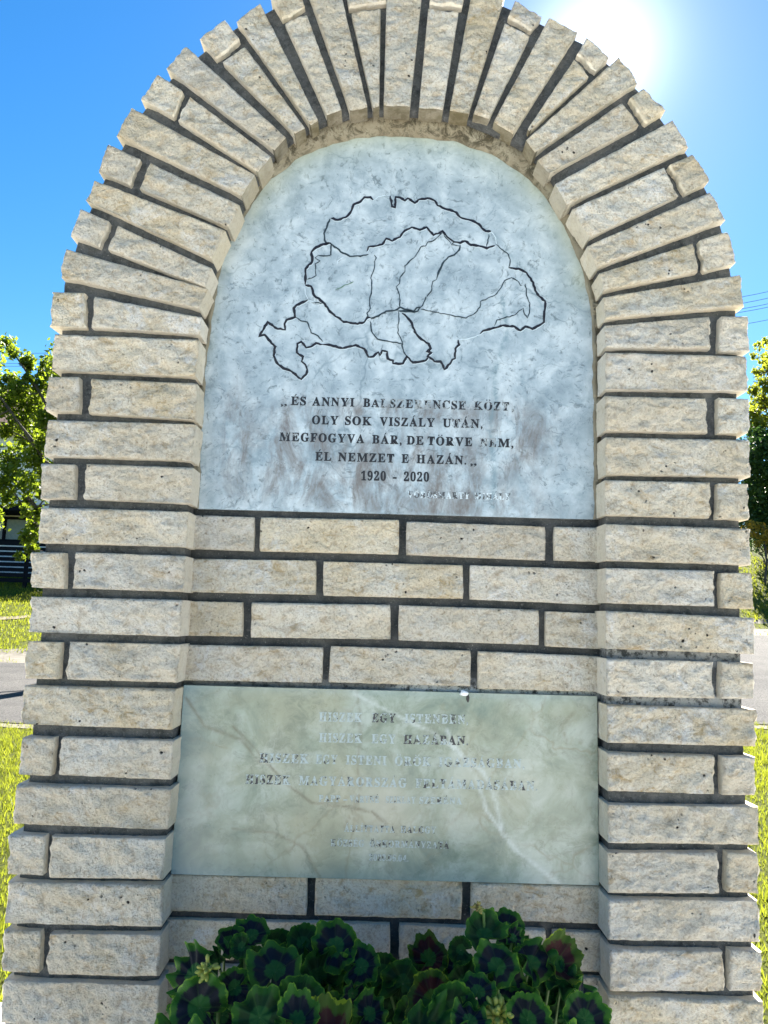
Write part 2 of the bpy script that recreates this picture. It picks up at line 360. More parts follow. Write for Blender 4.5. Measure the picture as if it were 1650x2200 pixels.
# paved forecourt of slabs round the monument, with joints; the stretch behind the camera is added for bounce light
tag(sheet('paving_bed', np.linspace(-6.9, 6.9, 24), np.linspace(-11.2, 1.72, 24), 0.004, mat_plain('joint_sand', (0.12, 0.11, 0.095), 0.95)), kind='structure')
pave_root = tag(empty('pavement', (0, 0, 0)), kind='structure')
PM = None
for i in range(23):
    for j in range(22):
        if PM is None:
            b = bmesh.new(); bmesh.ops.create_cube(b, size=1)
            for q in b.verts: q.co = Vector((q.co.x*0.592, q.co.y*0.592, q.co.z*0.05))
            bmesh.ops.bevel(b, geom=list(b.edges), offset=0.006, segments=1, affect='EDGES')
            PM = bpy.data.meshes.new('slab'); b.to_mesh(PM); b.free()
        o = link('slab', PM, PAVE, pave_root, (-6.6+0.6*i, -11.19+0.6*j, 0.0+rnd.uniform(-0.002, 0.002)))
        o.rotation_euler.z = rnd.uniform(-0.004, 0.004)

# grass: blades in tufts, thick and short, lit through from behind
def grass(name, boxes, label, mat, seed=1):
    g = np.random.default_rng(seed); out = []
    for (x0, x1, y0, y1, n, h, wd, test) in boxes:
        x = g.uniform(x0, x1, n); y = g.uniform(y0, y1, n)
        if test is not None:
            k = test(x, y); x = x[k]; y = y[k]
        n = len(x)
        z = H(x, y); a = g.uniform(0, 2*PI, n); hh = h*g.uniform(0.45, 1.25, n)*(0.7+0.5*np.sin(x*2.1+np.cos(y*1.7)*2)**2)
        lx = g.normal(0, 0.45, n)*hh; ly = g.normal(0, 0.45, n)*hh; ww = wd*g.uniform(0.6, 1.3, n)
        p0 = np.stack([x-np.cos(a)*ww, y-np.sin(a)*ww, z-0.01], -1); p1 = np.stack([x+np.cos(a)*ww, y+np.sin(a)*ww, z-0.01], -1)
        p2 = np.stack([x+lx, y+ly, z+hh], -1)
        out.append(np.stack([p0, p1, p2], 1).reshape(-1, 3))
    return tag(link(name, npmesh(name, np.concatenate(out), 3), mat), label, 'grass', kind='stuff')
GRASS = mat_leafy('backlit_grass', (0.07, 0.115, 0.012), (0.20, 0.22, 0.022), 0.6, tcol=(0.33, 0.36, 0.025))
near_t = lambda x, y: (y < near_edge(x)+0.05)
bank_t = lambda x, y: (y > far_c(x)+1.2+0.3*np.sin(x*4))
vg_t = lambda x, y: (y > far_c(x)+0.1) & (y < far_c(x)+1.4) & (np.sin(x*3.1)+np.sin(y*4.3+x) > 0.5)
grass('lawn_grass', [(-6, 6, 1.74, 8.6, 190000, 0.05, 0.005, near_t), (-14, 12, 14, 30, 110000, 0.085, 0.014, bank_t), (-12, 9, 12, 24, 26000, 0.09, 0.013, vg_t),
      (-14, -6, 1.8, 9, 25000, 0.05, 0.008, near_t), (6, 14, 1.8, 9.5, 25000, 0.05, 0.008, near_t)],
      'short yellow green grass on both sides of the road behind the monument', GRASS)
g_ = MB()
for k in range(7):
    p = at(1618+k*9, 1553+rnd.uniform(-7, 7), 8.15); x = p.x; y = near_edge(x)-0.1+rnd.uniform(-.1, .1)
    g_.box((x-.05, y-.05, H(x, y)), (x+.05, y+.05, float(H(x, y))+rnd.uniform(.02, .05)))

# ================================================================== THE MONUMENT
mon = tag(empty('brick_monument', (0.03, 0.12, 0)), 'arched monument of cream split limestone bricks with two engraved marble plaques', 'monument')
YR = 0.057                                        # depth of the recessed panel

def fbm(x, y, z, o=4):
    return noise.fractal(Vector((x, y, z)), 0.9, 2.1, o)
def brick(px, Y, depth, rough_l=0.0, rough_r=0.0, parent=mon, amp=0.0060, res=0.0031, bulge=0.002, world=None, soffit=0.0, inner_right=True):
    P = world if world is not None else [at(a, b, Y) for a, b in px]
    P = [Vector((p.x, 0, p.z)) for p in P]                         # TL TR BR BL
    ctr = sum(P, Vector())/4
    L = max((P[1]-P[0]).length, (P[2]-P[3]).length); Hh = max((P[3]-P[0]).length, (P[2]-P[1]).length)
    nu = max(4, int(L/res)); nv = max(4, int(Hh/res)); sd_ = rnd.uniform(0, 500)
    def bil(u, v):
        return (P[0]*(1-u)+P[1]*u)*(1-v) + (P[3]*(1-u)+P[2]*u)*v
    eu = (P[1]-P[0]).normalized(); ev = (P[3]-P[0]).normalized()
    ragl = rough_l if rough_l else 0.0008; ragr = rough_r if rough_r else 0.0008
    vs = []; fs = []
    tilt = rnd.uniform(-0.0025, 0.0025); tilt2 = rnd.uniform(-0.003, 0.003)
    for j in range(nv+1):
        v = j/nv
        for i in range(nu+1):
            u = i/nu
            p = bil(u, v)
            ed = min(u, 1-u)*L; ed2 = min(v, 1-v)*Hh; e = min(ed, ed2)
            fal = min(1.0, e/0.003)
            n1 = fbm(p.x*22+sd_, p.z*30, sd_, 5)
            n2 = fbm(p.x*75+sd_, p.z*75, sd_+9, 3)
            r1 = 1-abs(fbm(p.x*14+sd_, p.z*26+3, sd_+30, 3))*1.6   # conchoidal ridges of the split
            y = -bulge*0.4*fal - (n1*amp*0.75 + r1*amp*0.55 + n2*amp*0.30)*(0.6+0.4*fal) + amp*0.4
            y += tilt*(u-.5)*2*fal + tilt2*(v-.5)*2*fal
            q = p - ctr
            # ragged arrises
            wob = lambda k: fbm(p.x*45+k, p.z*45+sd_, k, 4)
            tz = (1 if v < .5 else -1)*max(0, 1-ed2/0.005); tx = max(0, 1-ed/0.012)
            cr = (1-min(1, ed/0.012))*(1-min(1, ed2/0.012))
            q += ev*tz*(0.0009*abs(wob(5)) + 0.0006*cr*abs(wob(8)))
            if u < .5: q += eu*tx*(ragl*(0.5+wob(11)*1.4) + 0.0008*cr*(1 if rough_l else .25))
            else: q -= eu*tx*(ragr*(0.5+wob(17)*1.4) + 0.0008*cr*(1 if rough_r else .25))
            vs.append((q.x, y, q.z))
    W = nu+1
    for j in range(nv):
        for i in range(nu):
            a = j*W+i; fs.append((a, a+W, a+W+1, a+1))
    nf = len(fs)
    # sides: border ring swept back (outward ends bulge a little where split)
    ring = [i for i in range(W)] + [j*W+nu for j in range(1, nv+1)] + [nv*W+i for i in range(nu-1, -1, -1)] + [j*W for j in range(nv-1, 0, -1)]
    prev = ring
    for k, yy in enumerate((0.005, 0.3, 1.0)):
        cur = []
        for r_ in ring:
            x, y, z = vs[r_]; yk = yy*depth if k else 0.0055
            q = Vector((x, 0, z)); fy = 0.0
            i_ = r_ % W; 
            if (rough_l > 0.0012 and i_ == 0) or (rough_r > 0.0012 and i_ == nu):
                side = eu*(-1 if i_ == 0 else 1)
                q += side*(0.002+0.0035*fbm(z*60, yk*60, sd_, 3))
            cur.append(len(vs)); vs.append((q.x, max(yk, y+0.001), q.z))
        m = len(ring)
        for a in range(m): fs.append((prev[a], prev[(a+1) % m], cur[(a+1) % m], cur[a]))
        prev = cur
    fs.append(tuple(prev))
    me = mesh('brick', vs, fs)
    me.polygons.foreach_set('use_smooth', [i < nf for i in range(len(fs))])
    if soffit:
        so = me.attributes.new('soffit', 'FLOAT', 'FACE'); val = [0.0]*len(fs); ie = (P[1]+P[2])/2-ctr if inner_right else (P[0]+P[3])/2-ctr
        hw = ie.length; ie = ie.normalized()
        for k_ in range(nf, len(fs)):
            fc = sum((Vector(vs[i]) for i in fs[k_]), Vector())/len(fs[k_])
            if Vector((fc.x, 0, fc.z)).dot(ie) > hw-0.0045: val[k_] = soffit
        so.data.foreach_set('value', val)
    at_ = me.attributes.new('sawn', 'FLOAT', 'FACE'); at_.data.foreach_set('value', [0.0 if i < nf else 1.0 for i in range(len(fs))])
    return link('brick', me, STONE, parent, (ctr.x, Y, ctr.z))

FD = 0.25                                          # the monument is one brick deep
ARCH = [  # voussoirs: TL TR BR BL as seen, kind: f full, s short outer piece, l long inner piece
 ('s', (112,626),(182,629),(179,704),(108,700)), ('l', (202,636),(434,682),(429,718),(197,703)),
 ('f', (140,534),(447,620),(428,663),(128,595)),
 ('s', (172,448),(234,475),(210,529),(149,505)), ('l', (252,484),(456,577),(441,617),(231,535)),
 ('f', (203,387),(484,494),(455,556),(183,430)),
 ('s', (232,310),(299,339),(275,395),(210,367)), ('l', (322,349),(515,440),(492,487),(299,404)),
 ('f', (282,230),(548,375),(520,420),(250,290)),
 ('s', (340,160),(392,195),(369,249),(302,212)), ('l', (407,207),(582,335),(555,370),(382,257)),
 ('f', (400,99),(615,295),(590,323),(357,145)),
 ('s', (482,41),(514,82),(462,124),(427,79)), ('l', (525,99),(656,274),(634,288),(478,132)),
 ('f', (558,4),(684,260),(667,270),(508,45)),
 ('s', (636,-34),(655,12),(605,38),(580,-10)), ('l', (659,31),(734,236),(702,247),(612,48)),
 ('f', (722,-62),(790,231),(752,237),(653,-42)),
 ('s', (822,-68),(830,2),(748,13),(738,-60)), ('l', (818,18),(815,228),(802,232),(755,27)),
 ('f', (912,-62),(881,229),(824,226),(832,-66)),
 ('s', (1006,-48),(994,10),(923,4),(928,-60)), ('l', (986,24),(952,236),(900,231),(920,18)),
 ('f', (1088,-20),(1007,245),(966,237),(1018,-40)),
 ('s', (1164,35),(1143,62),(1093,32),(1108,-2)), ('l', (1139,75),(1050,256),(1017,246),(1085,48)),
 ('f', (1242,67),(1102,288),(1060,262),(1181,35)),
 ('s', (1310,122),(1282,150),(1242,112),(1261,80)), ('l', (1266,162),(1137,282),(1134,276),(1235,125)),
 ('f', (1373,175),(1150,327),(1129,302),(1331,121)),
 ('s', (1429,236),(1391,263),(1355,209),(1384,189)), ('l', (1375,267),(1180,372),(1154,345),(1336,220)),
 ('f', (1481,315),(1217,440),(1192,395),(1447,256)),
 ('s', (1526,388),(1475,415),(1440,353),(1490,329)), ('l', (1457,420),(1265,510),(1229,449),(1429,358)),
 ('f', (1560,472),(1282,575),(1262,528),(1527,412)),
 ('s', (1585,563),(1517,583),(1504,515),(1564,497)), ('l', (1501,583),(1297,624),(1287,587),(1490,522)),
 ('f', (1600,657),(1300,684),(1297,638),(1590,590)),
]
def order(c):
    # put the quad as: long edge top first, going left to right along the stone, front face counterclockwise from the camera
    P = [Vector(q) for q in c]; area = 0
    for i in range(4):
        a = P[i]; b = P[(i+1) % 4]; area += a.x*b.y-b.x*a.y
    return list(c) if area > 0 else [c[1], c[0], c[3], c[2]]
for k, (kd, *c) in enumerate(ARCH):
    out_left = k < 20
    # corners were listed outer-to-inner on the left side and outer, inner, inner, outer on the right side
    if k < 15: q = c
    else: q = [c[0], c[1], c[2], c[3]]
    q = order(q)
    # find which end is the outer one (higher or farther from the arch centre)
    ctrp = Vector((862, 700)); e0 = (Vector(q[0])+Vector(q[3]))/2-ctrp; e1 = (Vector(q[1])+Vector(q[2]))/2-ctrp
    outl = e0.length > e1.length
    ro = 0.0022 if kd != 'l' else 0.0016
    ri = 0.0010 if kd == 's' else 0.0
    if kd == 's': ri = 0.0016
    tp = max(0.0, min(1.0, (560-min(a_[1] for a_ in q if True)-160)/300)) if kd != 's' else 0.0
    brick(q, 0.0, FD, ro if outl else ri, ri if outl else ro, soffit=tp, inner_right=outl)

LEFT = [
 [((116,718),(428,729),(421,809),(110,794))],
 [((104,809),(171,810),(170,886),(95,882)), ((197,813),(424,824),(420,902),(190,888))],
 [((102,902),(421,911),(412,990),(94,979))],
 [((88,996),(161,997),(159,1072),(84,1071)), ((185,996),(415,1004),(409,1082),(180,1072))],
 [((85,1089),(406,1099),(400,1175),(81,1166))],
 [((66,1186),(140,1187),(139,1265),(64,1262)), ((162,1186),(400,1194),(395,1272),(155,1264))],
 [((66,1281),(393,1289),(389,1368),(62,1358))],
 [((56,1378),(131,1380),(126,1460),(52,1458)), ((149,1379),(388,1385),(381,1467),(141,1460))],
 [((51,1473),(378,1481),(370,1568),(44,1556))],
 [((47,1584),(119,1584),(111,1667),(37,1665)), ((132,1584),(374,1592),(367,1676),(125,1666))],
 [((34,1685),(369,1695),(361,1783),(27,1770))],
 [((19,1793),(97,1795),(94,1881),(15,1878)), ((112,1797),(356,1803),(351,1890),(105,1886))],
 [((17,1895),(352,1901),(348,1992),(10,1984))],
 [((6,2000),(87,2002),(85,2091),(4,2086)), ((106,2006),(346,2009),(342,2099),(99,2095))],
 [((6,2107),(343,2118),(338,2210),(-2,2200))],
]
RIGHT = [
 [((1299,699),(1525,680),(1526,750),(1300,746)), ((1547,680),(1608,679),(1612,755),(1545,755))],
 [((1300,757),(1606,765),(1607,840),(1302,836))],
 [((1299,850),(1518,856),(1522,930),(1300,925)), ((1543,854),(1610,856),(1611,931),(1543,931))],
 [((1300,939),(1611,945),(1614,1024),(1302,1019))],
 [((1299,1031),(1527,1036),(1527,1113),(1300,1106)), ((1543,1037),(1607,1039),(1611,1117),(1540,1115))],
 [((1300,1125),(1612,1136),(1614,1214),(1301,1204))],
 [((1301,1220),(1534,1226),(1536,1303),(1302,1296)), ((1549,1230),(1617,1231),(1620,1309),(1549,1307))],
 [((1301,1312),(1621,1327),(1622,1406),(1302,1394))],
 [((1301,1415),(1532,1422),(1535,1501),(1302,1496)), ((1549,1422),(1620,1425),(1620,1501),(1546,1501))],
 [((1304,1515),(1625,1525),(1625,1604),(1305,1596))],
 [((1304,1617),(1535,1624),(1537,1707),(1305,1700)), ((1551,1625),(1624,1627),(1624,1709),(1551,1709))],
 [((1304,1729),(1629,1734),(1631,1815),(1306,1811))],
 [((1305,1832),(1544,1832),(1546,1920),(1306,1919)), ((1561,1831),(1631,1834),(1631,1920),(1560,1917))],
 [((1305,1932),(1631,1936),(1634,2025),(1306,2020))],
 [((1309,2040),(1554,2045),(1559,2131),(1310,2130)), ((1567,2041),(1637,2046),(1636,2131),(1566,2130))],
 [((1306,2139),(1641,2152),(1645,2240),(1310,2232))],
]
for row in LEFT:
    for i, q in enumerate(row):
        brick(q, 0.0, FD, 0.0024 if i == 0 else 0.0022, 0.0 if (len(row) == 1 or i == 1) else 0.0008)
for row in RIGHT:
    for i, q in enumerate(row):
        last = i == len(row)-1
        brick(q, 0.0, FD, 0.0 if i == 0 else 0.0008, 0.0022)
# courses below the picture, down to the ground
XL0, XL1 = at(6, 2107, 0).x-0.004, at(343, 2118, 0).x-0.003
XR0, XR1 = at(1306, 2139, 0).x, at(1643, 2160, 0).x+0.004
zt = at(338, 2210, 0).z-0.014; row = 1
while zt > 0.06:
    zb = zt-0.066
    for (a, b, fl) in ((XL0, XL1, 0), (XR0, XR1, 1)):
        segs = [(a, b)] if row % 2 == 0 else ([(a, a+0.066), (a+0.08, b)] if fl == 0 else [(a, b-0.08), (b-0.066, b)])
        for (x0, x1) in segs:
            brick(None, 0.0, FD, world=[Vector((x0, 0, zt)), Vector((x1, 0, zt)), Vector((x1, 0, zb)), Vector((x0, 0, zb))], res=0.012)
    zt -= 0.0805; row += 1

MID = [
 ((405,1106),(547,1111),(545,1184),(405,1179)), ((559,1111),(858,1117),(857,1191),(557,1184)), ((873,1120),(1172,1131),(1172,1204),(872,1192)), ((1191,1131),(1292,1134),(1292,1207),(1190,1204)),
 ((398,1200),(679,1204),(679,1278),(398,1272)), ((694,1206),(995,1214),(996,1287),(694,1280)), ((1010,1214),(1292,1223),(1292,1300),(1009,1288)),
 ((395,1291),(522,1294),(521,1368),(393,1366)), ((540,1294),(839,1299),(840,1374),(538,1370)), ((856,1300),(1158,1310),(1159,1386),(856,1376)), ((1172,1313),(1292,1318),(1292,1395),(1172,1389)),
 ((391,1385),(694,1391),(693,1467),(388,1462)), ((710,1388),(1012,1398),(1011,1475),(705,1466)), ((1027,1399),(1292,1410),(1292,1487),(1026,1480)),
 ((362,1879),(661,1886),(659,1967),(360,1957)), ((677,1886),(994,1894),(992,1976),(675,1967)), ((1012,1896),(1294,1903),(1294,1986),(1011,1975)),
 ((358,1975),(505,1979),(503,2064),(357,2061)), ((524,1979),(839,1986),(838,2068),(522,2065)), ((857,1987),(1173,1999),(1173,2085),(857,2070)), ((1187,2001),(1294,2004),(1294,2089),(1186,2085)),
 ((352,2073),(650,2080),(648,2164),(350,2156)), ((668,2081),(984,2090),(982,2174),(666,2165)), ((1001,2091),(1294,2102),(1294,2192),(1000,2176)),
 ((350,2170),(492,2176),(490,2262),(348,2256)), ((508,2176),(826,2186),(824,2270),(506,2262)), ((844,2186),(1160,2200),(1160,2286),(842,2270)), ((1176,2200),(1294,2204),(1294,2292),(1176,2288)),
]
for q in MID: brick(q, YR, 0.14, 0.0006, 0.0006, amp=0.0036, bulge=0.0012)
zt = at(700, 2268, YR).z-0.016; row = 0
while zt > 0.06:
    x = XL1+0.004-(0.13 if row % 2 else 0)
    while x < XR0:
        a = max(x, XL1+0.003); b = min(x+0.25, XR0-0.003)
        if b-a > 0.02: brick(None, YR, 0.14, world=[Vector((a, 0, zt)), Vector((b, 0, zt)), Vector((b, 0, zt-0.066)), Vector((a, 0, zt-0.066))], res=0.012)
        x += 0.262
    zt -= 0.0805; row += 1

# mortar core: a horseshoe set back from the brick faces and ends
OUT = [(20,2200),(27,2095),(33,1990),(38,1885),(48,1780),(60,1675),(68,1565),(75,1465),(86,1370),(88,1270),(95,1175),(112,985),(120,895),(130,800),(131,705),(136,608),(162,530),(190,452),(222,385),(262,315),(304,240),(362,170),(434,112),(508,55),(578,20),(650,-18),(735,-38),(830,-46),(920,-42),(1012,-25),(1098,16),(1172,52),(1250,88),(1320,145),(1372,192),(1430,262),(1480,332),(1522,412),(1552,490),(1572,583),(1582,662),(1587,760),(1585,845),(1585,935),(1590,1025),(1590,1120),(1590,1225),(1592,1320),(1594,1415),(1596,1510),(1600,1610),(1605,1725),(1610,1825),(1610,1925),(1618,2035),(1622,2140),(1624,2200)]
INN = [(338,2200),(342,2100),(347,1995),(353,1890),(360,1785),(368,1680),(373,1575),(380,1474),(386,1376),(392,1280),(398,1185),(404,1090),(410,998),(418,905),(421,818),(426,725),(430,672),(444,615),(460,560),(488,490),(522,425),(556,370),(592,322),(628,288),(668,266),(710,246),(755,236),(800,231),(850,229),(905,232),(955,240),(1008,250),(1054,268),(1100,292),(1135,310),(1170,350),(1204,395),(1232,445),(1262,505),(1280,560),(1294,620),(1298,690),(1301,752),(1301,845),(1301,935),(1302,1025),(1301,1118),(1302,1215),(1302,1310),(1303,1405),(1305,1505),(1306,1610),(1306,1715),(1306,1820),(1307,1925),(1310,2035),(1312,2140),(1312,2200)]
def inset_world(pts, Y, d, sign):
    W = [at(a, b, Y) for a, b in pts]; o = []
    for i, p in enumerate(W):
        t = (W[min(i+1, len(W)-1)]-W[max(i-1, 0)]).normalized(); n = Vector((t.z, 0, -t.x))*sign
        o.append(p + n*d)
    return o
def resample(P, n):
    d = [0]
    for a, b in zip(P, P[1:]): d.append(d[-1]+(b-a).length)
    o = []; j = 0
    for k in range(n):
        t = d[-1]*k/(n-1)
        while j < len(P)-2 and d[j+1] < t: j += 1
        u = (t-d[j])/max(1e-9, d[j+1]-d[j]); o.append(P[j].lerp(P[j+1], u))
    return o
def floor_ext(P):
    a = P[0].copy(); b = P[-1].copy(); a.z = 0; b.z = 0; return [a]+P+[b]
MF = 0.017                                         # how far the joints are raked back
Po = floor_ext(inset_world(OUT, MF, 0.0, 1)); Pi = floor_ext(inset_world(INN, 0.0, -0.007, 1))
# pair the two outlines by height on the legs and by angle round the arch
def param(P):
    z0 = at(440, 700, 0).z; c = Vector((at(866, 700, 0).x, 0, z0)); r = []
    for p in P:
        if p.z < z0: r.append((p.z/z0) if p.x < c.x else (4-p.z/z0))
        else: r.append(1+2*(1-math.atan2(p.z-c.z, p.x-c.x)/PI))
    return r
to, ti = param(Po), param(Pi)
def interp(P, t, q):
    for i in range(len(P)-1):
        if t[i] <= q <= t[i+1] or i == len(P)-2:
            u = (q-t[i])/max(1e-9, t[i+1]-t[i]); return P[i].lerp(P[i+1], min(1, max(0, u)))
N = 420; vs = []; fs = []; K = 10
for i in range(N):
    q = 4.0*i/(N-1); a = interp(Po, to, q); b = interp(Pi, ti, q)
    for k in range(K+1):
        p = a.lerp(b, k/K); n_ = fbm(p.x*18, p.z*18, 3, 4)*0.0022 + (0.006 if k in (0, K) else 0)
        vs.append((p.x, MF+n_, p.z))
    vs.append((b.x, 0.235, b.z)); vs.append((a.x, 0.235, a.z))
S = K+3
for i in range(N-1):
    for k in range(S):
        a = i*S+k; b = i*S+(k+1) % S; fs.append((a, b, b+S, a+S))
fs.append(tuple(range(S))[::-1]); fs.append(tuple((N-1)*S+k for k in range(S)))
core = link('mortar', mesh('mortar', [Vector(v)-mon.location for v in vs], fs), MORTAR, mon)
core.location = (0, 0, 0)
bm_ = core.data.attributes.new('bloom', 'FLOAT', 'POINT'); zb = at(1400, 1505, 0).z; zb2 = at(1400, 1405, 0).z
bm_.data.foreach_set('value', [0.06+0.5*math.exp(-((v[2]-zb)/0.02)**2)*(v[0] > 0)+0.35*math.exp(-((v[2]-zb2)/0.02)**2)*(v[0] > 0) for v in vs])
# mortar of the recessed panel
a = at(405, 1100, YR+0.010); xa, xb = XL1-0.03, XR0+0.03
vs = []; fs = []; nx, nz = 120, 150; zt_ = at(850, 1112, YR+0.01).z+0.012
for j in range(nz+1):
    for i in range(nx+1):
        x = (xa-0.0)+(xb-xa)*i/nx; z = zt_*j/nz
        xs_ = x
        vs.append((xs_, YR+0.0125+fbm(x*25, z*25, 7, 4)*0.002, z))
for j in range(nz):
    for i in range(nx):
        q = j*(nx+1)+i; fs.append((q, q+1, q+nx+2, q+nx+1))
pm = link('mortar', mesh('mortar', [Vector(v)-mon.location for v in vs], fs, True), MORTAR, mon); pm.location = (0, 0, 0)
blm = pm.data.attributes.new('bloom', 'FLOAT', 'POINT')
zl = (at(400, 1468, YR).z, at(1280, 1490, YR).z)
for i, v_ in enumerate(vs):
    zc = at(880, 1480, YR).z; dx = math.exp(-((v_[2]-zc-0.004)/0.010)**2); xr = float(sst(at(820, 1480, YR).x, at(880, 1480, YR).x, v_[0]))
    blm.data[i].value = dx*(0.25+0.75*xr)
bk = MB(); bk.box((XL1-0.03, 0.20, 0), (XR0+0.03, 0.233, at(850, 1112, YR).z)); bk.build('rear_wall', MORTAR, mon)

# ---------------- plaques
AR = [(424,1093),(428,1000),(433,900),(438,800),(445,750),(450,700),(470,585),(492,515),(530,455),(570,395),(635,340),(720,305),(780,294),(825,290),(875,291),(975,302),(1050,327),(1125,372),(1175,425),(1215,485),(1240,545),(1260,600),(1270,655),(1274,700),(1276,750),(1278,950),(1279,1116)]
YP = YR+0.004
def seg_d(X, Z, pts):
    d = np.full(X.shape, 9.0)
    for p, q in zip(pts, pts[1:]):
        ax, az, bx, bz = p.x, p.z, q.x, q.z
        L2 = (bx-ax)**2+(bz-az)**2; t = np.clip(((X-ax)*(bx-ax)+(Z-az)*(bz-az))/max(L2, 1e-9), 0, 1)
        d = np.minimum(d, np.hypot(X-ax-t*(bx-ax), Z-az-t*(bz-az)))
    return d
def P2(l, Y): return [at(a, b, Y) for a, b in l]
def plaque(name, outline, Y, thick, mat, label, attrs):
    W = [at(a, b, Y) for a, b in outline]; W = W[::-1]
    o = link(name, bpy.data.meshes.new(name), None, mon)
    bm = bmesh.new()
    xs = [p.x for p in W]; zs = [p.z for p in W]; x0, x1, z0, z1 = min(xs), max(xs), min(zs), max(zs)
    step = 0.004; nx = int((x1-x0)/step)+1
    c = Vector(((x0+x1)/2, Y, (z0+z1)/2))
    f = bm.faces.new([bm.verts.new(p-c) for p in W])
    for i in range(1, nx):
        bmesh.ops.bisect_plane(bm, geom=bm.verts[:]+bm.edges[:]+bm.faces[:], plane_co=(x0+i*step-c.x, 0, 0), plane_no=(1, 0, 0))
    for i in range(1, int((z1-z0)/step)+1):
        bmesh.ops.bisect_plane(bm, geom=bm.verts[:]+bm.edges[:]+bm.faces[:], plane_co=(0, 0, z0+i*step-c.z), plane_no=(0, 0, 1))
    ex = bmesh.ops.extrude_face_region(bm, geom=bm.faces[:], use_keep_orig=True)
    bmesh.ops.translate(bm, verts=[g for g in ex['geom'] if isinstance(g, bmesh.types.BMVert)], vec=(0, thick, 0))
    bmesh.ops.recalc_face_normals(bm, faces=bm.faces)
    bm.to_mesh(o.data); bm.free(); o.data.materials.append(mat)
    o.location = c-mon.location
    co = np.empty(len(o.data.vertices)*3, np.float32); o.data.vertices.foreach_get('co', co); co = co.reshape(-1, 3)+np.array(c)
    for k, fn in attrs.items():
        at_ = o.data.attributes.new(k, 'FLOAT', 'POINT'); at_.data.foreach_set('value', np.clip(fn(co[:, 0], co[:, 2]), 0, 1).astype(np.float32))
    if label: o['label'] = label
    return o
def blob(cx, cy, rx_, ry_, Y=YP):
    p = at(cx, cy, Y); k = 1.44/1652
    return lambda X, Z: np.exp(-((X-p.x)/(rx_*k))**2-((Z-p.z)/(ry_*k))**2)
stains = [blob(*b) for b in ((640,920,50,80),(600,990,80,60),(860,885,240,22),(860,975,250,60),(1120,940,70,80),(505,930,35,110),(760,1060,230,25),(960,1095,240,18),(1010,1068,150,20),(880,1030,150,30))]
v1 = P2([(1080,640),(1090,720),(1062,800),(1065,860),(1050,920),(1062,1010),(1058,1090)], YP)
v2 = P2([(700,330),(720,395),(810,330)], YP); v3 = P2([(1130,700),(1120,800),(1128,860)], YP); v4 = P2([(1000,560),(1060,500),(1140,600),(1180,700)], YP)
up = plaque('marble_plaque', AR, YP, 0.03, MARBLE_A, 'upper arched bluish marble plaque with map outline and verse', {
    'stain_and_reflection': lambda X, Z: sum(b(X, Z) for b in stains),
    'edge_tint': lambda X, Z: np.exp(-seg_d(X, Z, P2(AR[8:22], YP))/0.035)*0.75 + 0.3*np.exp(-seg_d(X, Z, P2(AR[4:8], YP))/0.015),
    'vein': lambda X, Z: np.exp(-(seg_d(X, Z, v1)/0.005)**2)+0.6*np.exp(-(seg_d(X, Z, v3)/0.003)**2)+0.5*np.exp(-(seg_d(X, Z, v4)/0.004)**2)})
YL = YR-0.004
LQ = [(367,1878),(374,1780),(385,1620),(395,1472),(840,1484),(1283,1496),(1285,1700),(1287,1902),(820,1890)]
wv = P2([(760,1490),(850,1535),(930,1575),(985,1615),(1010,1650),(1030,1690),(1045,1740),(1110,1830)], YL)
wv2 = P2([(960,1570),(985,1620),(1040,1660),(1065,1720),(1080,1790),(1112,1828),(1140,1850),(1200,1898)], YL)
dv = P2([(500,1560),(540,1600),(610,1680),(670,1725),(740,1732),(800,1745),(830,1770)], YL)
dv2 = P2([(770,1500),(775,1580),(768,1650),(775,1700),(740,1780)], YL); dv3 = P2([(400,1500),(440,1560),(520,1590),(560,1640)], YL)
dv4 = P2([(500,1780),(590,1790),(650,1820),(690,1890)], YL); dv5 = P2([(1220,1600),(1205,1560),(1235,1530)], YL)
low = plaque('marble_plaque', LQ, YL, 0.03, MARBLE_B, 'lower rectangular greenish marble plaque with faded pale inscription', {
    'edge_tint': lambda X, Z: np.exp(-np.abs(X-P2([(372, 1700)], YL)[0].x)/0.03)*0.95 + 0.6*np.exp(-np.abs(Z-P2([(372, 1885)], YL)[0].z)/0.02) + 0.35*np.exp(-np.abs(Z-P2([(840, 1488)], YL)[0].z)/0.008),
    'stain_and_reflection': lambda X, Z: blob(830,1730,60,60,YL)(X, Z)*.9+blob(420,1740,90,120,YL)(X, Z)*.2 + blob(1150,1700,150,120,YL)(X, Z)*.35,
    'vein': lambda X, Z: np.exp(-(seg_d(X, Z, wv)/0.0032)**2)+np.exp(-(seg_d(X, Z, wv2)/0.0038)**2),
    'dark': lambda X, Z: 0.75*np.exp(-(seg_d(X, Z, dv)/0.0024)**2)+0.6*np.exp(-(seg_d(X, Z, dv2)/0.0022)**2)+0.65*np.exp(-(seg_d(X, Z, dv3)/0.0028)**2)+.5*np.exp(-(seg_d(X, Z, dv4)/0.0024)**2)+.5*np.exp(-(seg_d(X, Z, dv5)/0.0024)**2)})

